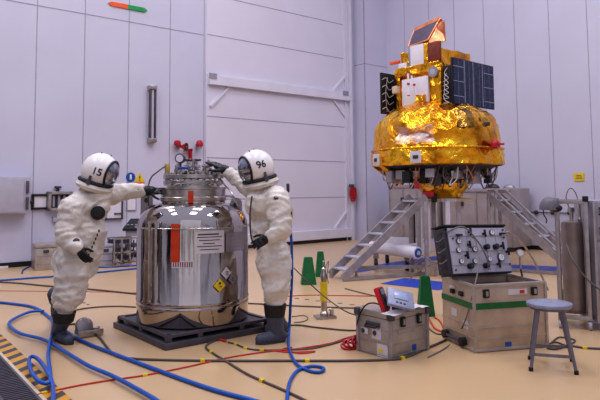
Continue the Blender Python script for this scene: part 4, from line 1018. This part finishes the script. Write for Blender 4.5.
# ------------------------------------------------------------------ yellow tagged post
g=G(325,318); t=thing('instrument_post','short metal post with a yellow sleeve on a small base plate','post',g)
MB(frame(g,V((1,.25,0)),Z)).box((0,0,.015),(.24,.16,.03),.008).build('base_plate',M['steel'],t)
MB().lathe([(.0,.03),(.05,.03),(.05,.06),(.035,.08),(.035,.44),(.038,.46),(.038,.5),(.03,.52),(.028,.57),(.012,.59),(.01,.66),(0,.67)],(g.x-.01,g.y,0),seg=20).build('rod',M['steel'],t)
MB().cyl((g.x-.01,g.y,.2),(g.x-.01,g.y,.42),.043,seg=20).build('yellow_sleeve',M['yellow'],t)
mb=MB(); mb.tube(spline([(g.x,g.y,.55),(g.x+.05,g.y,.66),(g.x+.03,g.y-.02,.5),(g.x+.045,g.y,.4)]),.005,6); mb.build('lead',M['cableg'],t)
mb=MB(); mb.cyl((g.x+.08,g.y,.03),(g.x+.08,g.y,.1),.025); mb.cyl((g.x+.08,g.y,.1),(g.x+.04,g.y,.1),.015); mb.build('side_fitting',M['steel'],t)
# ------------------------------------------------------------------ small case with meter and laptop
c1=G(359.5,350.5);c2=G(391.5,360);c3=G(427.5,350)
ex=(c3-c2).normalized(); ey=V((-ex.y,ex.x,0)); W=(c3-c2).length; D=abs((c1-c2).dot(ey)); hC=.4
F=frame(c2,ex,Z)      # origin front corner; x right, y back
t=thing('metal_case','small closed grey metal case carrying the red meter','case',F.translation)
MB(F).box((W/2,D/2,.17),(W,D,.34),.012).build('body',M['caseg'],t)
MB(F).box((W/2,D/2,hC-.03),(W+.01,D+.01,.06),.014).build('lid',M['caseg'],t)
mb=MB(F)
for x in (0,W): mb.box((x,0,.17),(.03,.03,.34),.006)
mb.box((0,D,.17),(.03,.03,.34),.006)
for z in (.02,.12,.24): mb.box((W/2,-.002,z),(W,.01,.012),.003); mb.box((-.002,D/2,z),(.01,D,.012),.003)
mb.build('edge_rail',M['alu'],t)
for x,y in ((0,0),(W,0),(0,D),(W,D)): MB(F).box((x,y,hC-.03),(.06,.06,.07),.015).build('corner_cap',M['dsteel'],t)
for x in (W*.3,W*.75): o=MB(F).box((x,-.012,.31),(.055,.025,.09),.01).build('latch',M['black'],t); MB(F).box((x,-.026,.31),(.025,.01,.05),.003).build('hook',M['alu'],o)
o=MB(F).box((-.01,D*.52,.275),(.02,.16,.05),.008).build('handle_plate',M['dsteel'],t); MB(F).tube([(-.02,D*.52-.07,.275),(-.05,D*.52-.06,.26),(-.05,D*.52+.06,.26),(-.02,D*.52+.07,.275)],.009,8).build('grip',M['black'],o)
for (y,z,w_,h_,m_) in ((.42,.2,.11,.1,'paper'),(.78,.2,.08,.05,'paper'),(.25,.06,.13,.11,'paper')):
    o=MB(F).box((-.003,D*y,z),(.008,w_,h_)).build('sticker',M[m_],t,smooth=0)
    MB(F).cyl((-.007,D*y+.02,z),(-.012,D*y+.02,z),.022).build('sticker_mark',M['yellow' if z<.1 else 'ink'],o)
MB(F).box((W*.62,-.003,.06),(.05,.008,.05)).build('sticker',M['signblue'],t,smooth=0)
MB(F).box((W*.4,-.003,.22),(.22,.006,.04)).build('sticker',M['alu'],t,smooth=0)
# on top
zt=hC
def on(u,v,z=zt): return G(u,v,z)
c=on(384,313); mdir=V((.85,-.3,0)).normalized()
t=thing('multimeter','red handheld meter leaning on the small grey case','meter',c)
F=frame(on(386,314)+Z*.006,V((-.42,.05,.9)),V((-.3,-.9,0))) # x = length up, z = face normal
Fm=frame(on(381.5,311)+Z*.012+V((.045,0,0)),V((-.32,.22,.92)),V((.75,-.65,.2)))
o=MB(Fm).box((.1,0,-.005),(.22,.1,.05),.016).build('shell',M['meter'],t)
MB(Fm).box((.1,0,.024),(.19,.07,.012),.004).build('face',M['dgrey'],t)
MB(Fm).box((.16,0,.032),(.05,.055,.006)).build('display',M['lug'],t)
MB(Fm).cyl((.08,0,.03),(.08,0,.045),.022,seg=18).build('dial',M['black'],t)
lp=on(404,313)
t=thing('instrument_laptop','grey tilted instrument with a small screen on the small case','instrument',lp)
F1=frame(on(401,314)+Z*.02,V((.93,.2,-.05)),V((-.1,-.5,.9)))
fl=frame(on(402,313)+Z*.10+V((-.02,.0,0)),V((.92,.1,-.25)),V((-.2,-.6,.8)))
MB(fl).box((.0,.01,.02),(.25,.2,.035),.012).build('housing',M['stool'],t)
MB(fl).box((-.0,.03,.04),(.13,.08,.008),.003).build('screen',M['screen'],t)
mb=MB(fl)
for k in range(3):
    mb.box((-.04+.035*k,-.05,.04),(.02,.012,.008),.002)
mb.build('button_row',M['dgrey'],t)
mb=MB(); q=on(402,313); mb.box((q.x+.0,q.y+.07,zt+.05),(.16,.03,.1),.006); mb.build('rest',M['dgrey'],t)
# plastic bag / papers
mb=MB(); vs=[];fs=[]; n=10; q0=on(393,317);q1=on(428,307)
xa=(q1-q0); la=xa.length; xa.normalize(); ya=V((-xa.y,xa.x,0))
for i in range(n+1):
    for j in range(5):
        p=q0+xa*(la*i/n)+ya*(.035*j-.01)+Z*(.008+.02*abs(noise.noise(V((i*.9,j*1.1,2))))+ (.012 if 3<i<8 else 0)); vs.append(p)
for i in range(n):
    for j in range(4): fs.append((i*5+j,(i+1)*5+j,(i+1)*5+j+1,i*5+j+1))
mb.add(vs,fs); tag(mb.build('plastic_bag',M['paper'],smooth=30),'crumpled pale plastic bag lying on the small grey case','bag')
line('meter_lead',[(383,306,5.55),(374,303,5.6),(366,305,5.62),(360,314,5.66),(357,325,5.72),(357,338,5.78),(354,345,5.82),(352,349)],.007,'black','black lead hanging from the red meter down the side of the small case')
mb=MB(); g=G(353,349)
for k in range(5):
    cc=g+V((.02*k-.04,.03*(k%2),.03+.012*k)); F=Matrix.Translation(cc)@Matrix.Rotation(.4*k,4,'Z')@Matrix.Rotation(.5+.3*k,4,'X')
    mb.M=F; mb.tube([(.07*math.cos(a),.045*math.sin(a),0) for a in [q*math.pi/10 for q in range(20)]],.011,6,closed=True)
tag(mb.build('cable_bundle',M['red'],smooth=180),'dark red coiled cable bundle at the foot of the small grey case','cable')
# ------------------------------------------------------------------ large open case
c1=G(446,337);c2=G(475.5,353);c3=G(547.5,347)
ex=(c3-c2).normalized(); ey=V((-ex.y,ex.x,0)); W=(c3-c2).length; D=abs((c1-c2).dot(ey)); hC=.6
F=frame(c2,ex,Z); CF=F
t=thing('open_case','large open tan metal case with a green band, instrument panel standing in it','case',F.translation)
th=.025
mb=MB(F)
mb.box((W/2,th/2,hC/2),(W,th,hC),.005); mb.box((W/2,D-th/2,hC/2),(W,th,hC),.005); mb.box((th/2,D/2,hC/2),(th,D-.01,hC),.005); mb.box((W-th/2,D/2,hC/2),(th,D-.01,hC),.005); mb.box((W/2,D/2,.02),(W-.01,D-.01,.03))
mb.build('body',M['casem'],t)
mb=MB(F)
for c_,d_ in (((W/2,0.01,hC),(W+.02,.035,.03)),((W/2,D-.01,hC),(W+.02,.035,.03)),((.01,D/2,hC),(.035,D,.03)),((W-.01,D/2,hC),(.035,D,.03)),((W/2,-.004,.02),(W,.02,.03)),((-.004,D/2,.02),(.02,D,.03))): mb.box(c_,d_,.006)
for z in (.12,.22): mb.box((W/2,-.003,z),(W,.01,.012),.003); mb.box((-.003,D/2,z),(.01,D,.012),.003)
for x in (0,W): mb.box((x,0,hC/2),(.025,.025,hC),.006)
mb.build('edge_rail',M['caseg'],t)
mb=MB(F); mb.box((W/2,-.003,.415),(W,.012,.055)); mb.box((-.003,D/2,.415),(.012,D,.055)); o=mb.build('green_band',M['gband'],t,smooth=0)
for x in (.16,.83): o=MB(F).box((W*x,-.012,.53),(.06,.025,.08),.01).build('latch',M['black'],t); MB(F).box((W*x,-.028,.53),(.025,.01,.045),.003).build('hook',M['alu'],o)
for y in (.35,.62): MB(F).box((-.014,D*y,.5),(.03,.06,.045),.01).build('latch',M['black'],t)
o=MB(F).box((W*.6,-.003,.53),(.2,.008,.05)).build('sticker',M['paper'],t,smooth=0); MB(F).box((W*.66,-.008,.53),(.05,.004,.03)).build('sticker_mark',M['redc'],o,smooth=0)
for (y,z,w_,h_) in ((.6,.3,.1,.07),(.25,.22,.09,.07),(.66,.53,.1,.04)): MB(F).box((-.003,D*y,z),(.008,w_,h_)).build('sticker',M['paper'],t,smooth=0)
for y in (.3,.85): MB(F).cyl((-.05,D*y,.06),(.0,D*y,.06),.04,seg=18).build('wheel',M['black'],t)
MB(F).box((-.03,D*.57,.06),(.03,D*.5,.02),.005).build('axle',M['dsteel'],t)
MB(F).box((W*.28,-.004,.2),(.012,.006,.36)).build('stain_strip',M['caseg'],t) if False else None
MB(F).box((W*.45,-.003,.05),(.06,.006,.05)).build('sticker',M['signblue'],t,smooth=0)
mb=MB(F); mb.box((W/2,D/2,.38),(W-.06,D-.06,.3)); mb.build('foam_lining',M['casein'],t,smooth=0)
# instrument panel, tilted back
PWd,PH=.731,.444; _x=V((math.cos(.432),math.sin(.432),0)); _n=V((-_x.y,_x.x,0)); _z=_n*math.sin(.229)+Z*math.cos(.229)
PF=frame(V((1.789,6.05,.89)),_x*math.cos(-.028)+_z*math.sin(-.028),_z)
t=thing('control_console','grey console face full of knobs and dials, tilted back in the open tan case','instrument',PF@V((0,0,-PH/2)))
MB(PF).box((0,.008,0),(PWd,.016,PH),.004).build('front_plate',M['lgrey'],t)
MB(PF).box((-.0,.1,0),(PWd+.04,.16,PH+.03),.01).build('housing',M['dgrey'],t)
MB(PF).box((-.02,.09,PH/2+.022),(PWd+.06,.2,.02),.006).build('top_cover',M['black'],t)
MB(PF).box((-PWd/2-.035,.09,0),(.03,.16,PH),.01).build('side_rack',M['dgrey'],t)
for k in range(7): MB(PF).tube(spline([(-PWd/2-.075,-.02,PH*(.4-.12*k)),(-PWd/2-.1,.03,PH*(.33-.12*k)),(-PWd/2-.075,.1,PH*(.36-.12*k))],5),.005,6).build('side_cable',M['cableg' if k%2 else 'black'],t,smooth=180)
mb=MB(PF)
for f in (.36,.02,-.28): mb.box((0,-.003,PH*f-.02),(PWd-.01,.004,.006))
for x in (-.2,.12,.3): mb.box((PWd*x,-.003,0),(.004,.004,PH*.9))
mb.build('panel_gap',M['grey'],t,smooth=0)
def pst(x,y):
    tt_=(y-75)/255; s_=(x-130-35*tt_)/335; tt_=(y-75+10*s_)/255; return (-PWd/2+PWd*s_, PH/2-PH*tt_)
for x,y in ((345,182),(400,180),(250,290),(340,288)):
    a_,b_=pst(x,y); o=MB(PF).cyl((a_,-.045,b_),(a_,0,b_),.027,seg=20).build('knob',M['black'],t); MB(PF).cyl((a_,-.05,b_),(a_,-.045,b_),.018,seg=16).build('knob_cap',M['dgrey'],o)
for x,y in ((250,95),(333,105),(245,170),(438,175),(468,208),(230,230),(412,280)):
    a_,b_=pst(x,y); mb=MB(PF); mb.cyl((a_,-.03,b_),(a_,0,b_),.012,seg=12); mb.box((a_,-.035,b_),(.018,.018,.075),.005); mb.build('lever',M['black'],t)
for x,y in ((185,117),(435,105)):
    a_,b_=pst(x,y); mb=MB(PF); mb.cyl((a_,-.03,b_),(a_,0,b_),.012,seg=12); mb.box((a_,-.035,b_),(.075,.018,.018),.005); mb.build('lever',M['black'],t)
for x,y,r in ((190,200,.028),(280,195,.028),(205,262,.028),(280,262,.026),(365,250,.028),(432,240,.042),(383,97,.03),(190,150,.028)):
    a_,b_=pst(x,y); o=MB(PF).cyl((a_,-.018,b_),(a_,0,b_),r,seg=24).build('dial_gauge',M['dsteel'],t); o2=MB(PF).cyl((a_,-.02,b_),(a_,-.017,b_),r*.82,seg=24).build('dial_face',M['white'],o); MB(PF).box((a_+r*.1,-.022,b_+r*.2),(.004,.003,r*.8)).build('needle',M['ink'],o)
for x,y in ((155,85),(160,135),(450,80),(455,125),(485,280),(175,310)):
    a_,b_=pst(x,y); MB(PF).cyl((a_,-.012,b_),(a_,0,b_),.01,seg=10).build('connector',M['dsteel'],t)
MB(PF).tube(spline([(-PWd/2-.02,.0,PH*.4),(-PWd*.3,-.06,PH*.5),(-PWd*.1,-.06,PH*.2),(.02,-.05,-PH*.15),(.03,-.04,-PH*.45)],6),.008,6).build('front_cable',M['cableg'],t,smooth=180)
# small round gauge right of panel
g=AY(520.5,253,6.1); t=thing('pressure_gauge','small round white pressure gauge on a pipe right of the instrument panel','gauge',g)
MB().cyl(g+V((0,.03,0)),g,.036,seg=24).build('case',M['steel'],t); MB().cyl(g,g-V((0,.004,0)),.028,seg=24).build('dial',M['white'],t)
MB().cyl(g-V((-.0,-.015,.16)),g-V((0,-.015,.04)),.01).build('stem',M['steel'],t)
MB().tube(spline([g+V((.0,.015,-.15)),g+V((.03,.03,-.35)),g+V((.0,.08,-.6)),V((g.x,g.y+.15,.0))],6),.01,6).build('support_pipe',M['dsteel'],t)
# ------------------------------------------------------------------ stool
fc=[G(531,371),G(576.5,374.5),G(572,361.5),G(530,359.5)]
sc=(fc[0]+fc[1]+fc[2]+fc[3])/4; zs_=.52; sc=G(549,304,zs_)
ft=[V((sc.x-.17,sc.y-.17,0)),V((sc.x+.2,sc.y-.19,0)),V((sc.x+.2,sc.y+.15,0)),V((sc.x-.17,sc.y+.15,0))]
ft=[fc[0],fc[1],V((fc[2].x,fc[2].y,0)),V((fc[3].x,fc[3].y,0))]
t=thing('work_stool','round blue-grey metal stool with four splayed legs in front of the tan case','stool',V((sc.x,sc.y,0)))
MB().lathe([(0,-.012),(.16,-.02),(.178,-.018),(.185,0),(.182,.012),(.16,.018),(0,.01)],(sc.x,sc.y,zs_),seg=48).build('seat',M['stool'],t)
tops=[]
for p in ft:
    d=(p-V((sc.x,sc.y,0))).normalized(); tp=V((sc.x,sc.y,zs_-.02))+d*.13; tops.append(tp)
    o=MB().tube([p+Z*.01,tp],[.013,.019],10).build('leg',M['sleg'],t); MB().cyl(p,p+Z*.03,.018).build('rubber_foot',M['black'],o)
for i in range(4):
    a=ft[i].lerp(tops[i],.26);b=ft[(i+1)%4].lerp(tops[(i+1)%4],.26); MB().bar(a,b,.012,.024).build('stretcher',M['sleg'],t)
MB().tube([(sc.x+.15*math.cos(a),sc.y+.15*math.sin(a),.49) for a in [k*math.pi/16 for k in range(32)]],.01,6,closed=True).build('seat_ring',M['sleg'],t)
# ------------------------------------------------------------------ rack on the right
g0=G(562,325); g1=G(590,336); rz=AY(557,203,g0.y).z
t=thing('frame_rack','tall open aluminium frame rack on casters at the right edge','rack',g0)
A0=V((2.79,6.58,0)); ex=V((.9,-.42,0)).normalized(); bk=V((-ex.y,ex.x,0)); wR=.29; B0=A0+ex*wR; Fr=frame(A0,ex,Z)
A0t=AY(556.5,203,A0.y+.0)
topz=1.37
for x,y in ((0,0),(wR,0),(0,.34),(wR,.34)): MB(Fr).box((x,y,.08+topz/2-.04),(.04,.04,topz-.08),.004).build('upright',M['alu'],t)
for z in (topz-.02,.12):
    for y in (0,.34): MB(Fr).box((wR/2,y,z),(wR,.045,.045),.004).build('rail',M['alu'],t)
    for x in (0,wR): MB(Fr).box((x,.17,z),(.045,.34,.045),.004).build('rail',M['alu'],t)
MB(Fr).box((wR,0,topz+.01),(.06,.06,.06),.01).build('corner_joint',M['black'],t)
MB(Fr).box((0,0,topz+.0),(.06,.06,.05),.01).build('corner_joint',M['grey'],t)
for x,y in ((0,0),(wR,0),(0,.34),(wR,.34)):
    o=MB(Fr).cyl((x-.015,y,.045),(x+.015,y,.045),.045,seg=20).build('caster',M['lgrey'],t); MB(Fr).box((x,y,.085),(.04,.04,.04),.004).build('fork',M['alu'],o)
# inner tank in the rack
cc=Fr@V((wR*.5,.17,0)); t=thing('gas_cylinder','beige cylinder standing inside the frame rack','cylinder',V((cc.x,cc.y,.14)))
zt2=AY(573,221,cc.y).z
MB().lathe([(0,.145),(.1,.145),(.11,.17),(.113,.2),(.113,zt2-.05),(.105,zt2-.01),(.08,zt2),(.03,zt2+.01),(0,zt2+.01)],(cc.x,cc.y,0),seg=36).build('body',mat('grey brown paint',srgb(140,126,122),.4,.3,nscale=6,namt=.12),t)
mb=MB(); mb.cyl((cc.x,cc.y,zt2),(cc.x,cc.y,zt2+.15),.022); mb.box((cc.x,cc.y,zt2+.12),(.06,.05,.05),.008); mb.build('neck_valve',M['steel'],t)
mb=MB(); mb.cyl((cc.x+.07,cc.y-.05,zt2-.05),(cc.x+.07,cc.y-.05,zt2+.14),.012); mb.ell((cc.x+.07,cc.y-.05,zt2+.02),.022); mb.build('side_valve',M['steel'],t)
mb=MB(); mb.tube(spline([(cc.x-.02,cc.y,zt2+.14),(cc.x-.05,cc.y,zt2+.27),(cc.x,cc.y,zt2+.36),(cc.x+.06,cc.y,zt2+.3),(cc.x+.08,cc.y-.04,zt2+.13)]),.005,6); mb.build('looped_wire',M['cable'],t,smooth=180)
mb=MB()
for k in range(5): mb.cyl((cc.x+.1+.0*k,cc.y-.12,.25),(cc.x+.1,cc.y-.12,zt2-.08),.012) if k==0 else None
mb.build('level_pipe',M['dsteel'],t)
# cabinet at right edge
g=V((B0.x+.045,B0.y-.03,0)); Fc=frame(g,V((.97,-.1,0)),Z)
t=thing('equipment_cabinet','tall grey equipment cabinet with black handles cut by the right edge','cabinet',g)
MB(Fc).box((.35,.3,.08+.64),(.66,.6,1.28),.01).build('body',M['grey'],t)
for i,(z0,z1) in enumerate(((.1,.5),(.51,.93),(.94,1.35))):
    o=MB(Fc).box((.35,-.008,(z0+z1)/2),(.62,.02,z1-z0-.01),.004).build('front_panel',M['grey'],t)
    for z in (z0+.1,z1-.1): MB(Fc).tube([(.075,-.02,z-.035),(.075,-.05,z-.025),(.075,-.05,z+.025),(.075,-.02,z+.035)],.009,8).build('handle',M['black'],o)
MB(Fc).box((.022,-.012,.72),(.03,.03,1.28),.004).build('edge_post',M['alu'],t)
for x in (.06,.6):
    for y in (.05,.55): MB(Fc).cyl((x-.02,y,.04),(x+.02,y,.04),.04,seg=18).build('caster',M['lgrey'],t)
MB(Fc).cyl((.22,-.04,1.0),(.22,-.02,1.0),.03).build('green_button',M['green'],t)
# hood hanging on the rack post
c=AY(551.5,208,6.45)+V((-.02,0,0)); t=thing('visor_hood','grey domed hood with a dark visor hanging beside the rack post','helmet',c)
Fh=frame(c,V((-.5,-.85,-.1)),Z)
mb=MB(); n=20; vs=[];fs=[]
mb.lathe([(.105,0),(.104,.04),(.092,.08),(.065,.115),(.03,.135),(0,.14)],c-Z*.02,seg=32,cap=False); bmesh.ops.solidify(mb.bm,geom=mb.bm.faces[:],thickness=.006); mb.build('shell',M['grey'],t)
mb=MB(); mb.ell(c+V((.05,-.02,.0)),(.07,.09,.045)); mb.build('dark_visor',M['black'],t)
mb=MB(); mb.tube(spline([c+V((-.07,-.02,0)),c+V((-.08,-.03,-.06)),c+V((-.05,-.03,-.12)),c+V((-.055,-.03,-.16))]),.006,6); mb.build('chin_strap',M['black'],t,smooth=180)
mb=MB(); p=Fr@V((0,.03,1.3)); mb.cyl(c+V((.06,0,.03)),(p.x,p.y,c.z+.03),.012); mb.build('hook',M['dsteel'],t)
# ------------------------------------------------------------------ light
w=bpy.data.worlds.new('world'); SC.world=w; w.use_nodes=True; bg=w.node_tree.nodes['Background']; nt=w.node_tree
tc=nt.nodes.new('ShaderNodeTexCoord'); sx=nt.nodes.new('ShaderNodeSeparateXYZ'); nt.links.new(tc.outputs['Generated'],sx.inputs[0])
rp=nt.nodes.new('ShaderNodeValToRGB'); e=rp.color_ramp.elements; e[0].position=.0; e[0].color=(.22,.19,.18,1); e[1].position=1; e[1].color=(.52,.53,.70,1)
mr=nt.nodes.new('ShaderNodeMapRange'); mr.inputs[1].default_value=-1; mr.inputs[2].default_value=1; nt.links.new(sx.outputs[2],mr.inputs[0]); nt.links.new(mr.outputs[0],rp.inputs[0])
k=e.new(.5); k.color=(.34,.33,.40,1); k=e.new(.66); k.color=(.42,.42,.54,1)
# noise added to the world, dark like hall equipment low down, for tank reflections
mp=nt.nodes.new('ShaderNodeMapping'); mp.inputs['Scale'].default_value=(1,1,.22); nt.links.new(tc.outputs['Generated'],mp.inputs[0])
nz=nt.nodes.new('ShaderNodeTexNoise'); nz.inputs['Scale'].default_value=7; nz.inputs['Detail'].default_value=4; nt.links.new(mp.outputs[0],nz.inputs['Vector'])
r2=nt.nodes.new('ShaderNodeValToRGB'); q=r2.color_ramp.elements; q[0].position=.44; q[0].color=(.05,.045,.05,1); q[1].position=.56; q[1].color=(1,1,1,1); nt.links.new(nz.outputs[0],r2.inputs[0])
lo=nt.nodes.new('ShaderNodeMapRange'); lo.inputs[1].default_value=.12; lo.inputs[2].default_value=.42; lo.inputs[3].default_value=1; lo.inputs[4].default_value=0; nt.links.new(sx.outputs[2],lo.inputs[0])
mxw=nt.nodes.new('ShaderNodeMix'); mxw.data_type='RGBA'; mxw.blend_type='MULTIPLY'; nt.links.new(lo.outputs[0],mxw.inputs[0]); nt.links.new(rp.outputs[0],mxw.inputs[6]); nt.links.new(r2.outputs[0],mxw.inputs[7])
nt.links.new(mxw.outputs[2],bg.inputs[0]); bg.inputs[1].default_value=1.15
def area(name,loc,size,power,target,col=(1,.97,1),sy=None):
    ld=bpy.data.lights.new(name,'AREA'); ld.energy=power; ld.size=size; ld.color=col
    if sy: ld.shape='RECTANGLE'; ld.size_y=sy
    o=bpy.data.objects.new(name,ld); COL.objects.link(o); o.location=loc; o.rotation_euler=(V(target)-V(loc)).to_track_quat('-Z','Y').to_euler(); return o
for i in range(3):
    for j in range(3):
        area('ceiling_lamp',(-6+i*5.5,3+j*4.2,10.5),1.6,150,(-6+i*5.5,3+j*4.2,0))
area('front_fill',(0,-10,7),13,170,(0,9,1.2),(1,.98,1))  # unseen soft fill added behind the camera to brighten surfaces facing it
SC.view_settings.view_transform='Standard'; SC.view_settings.look='Medium High Contrast'; SC.view_settings.exposure=-.24
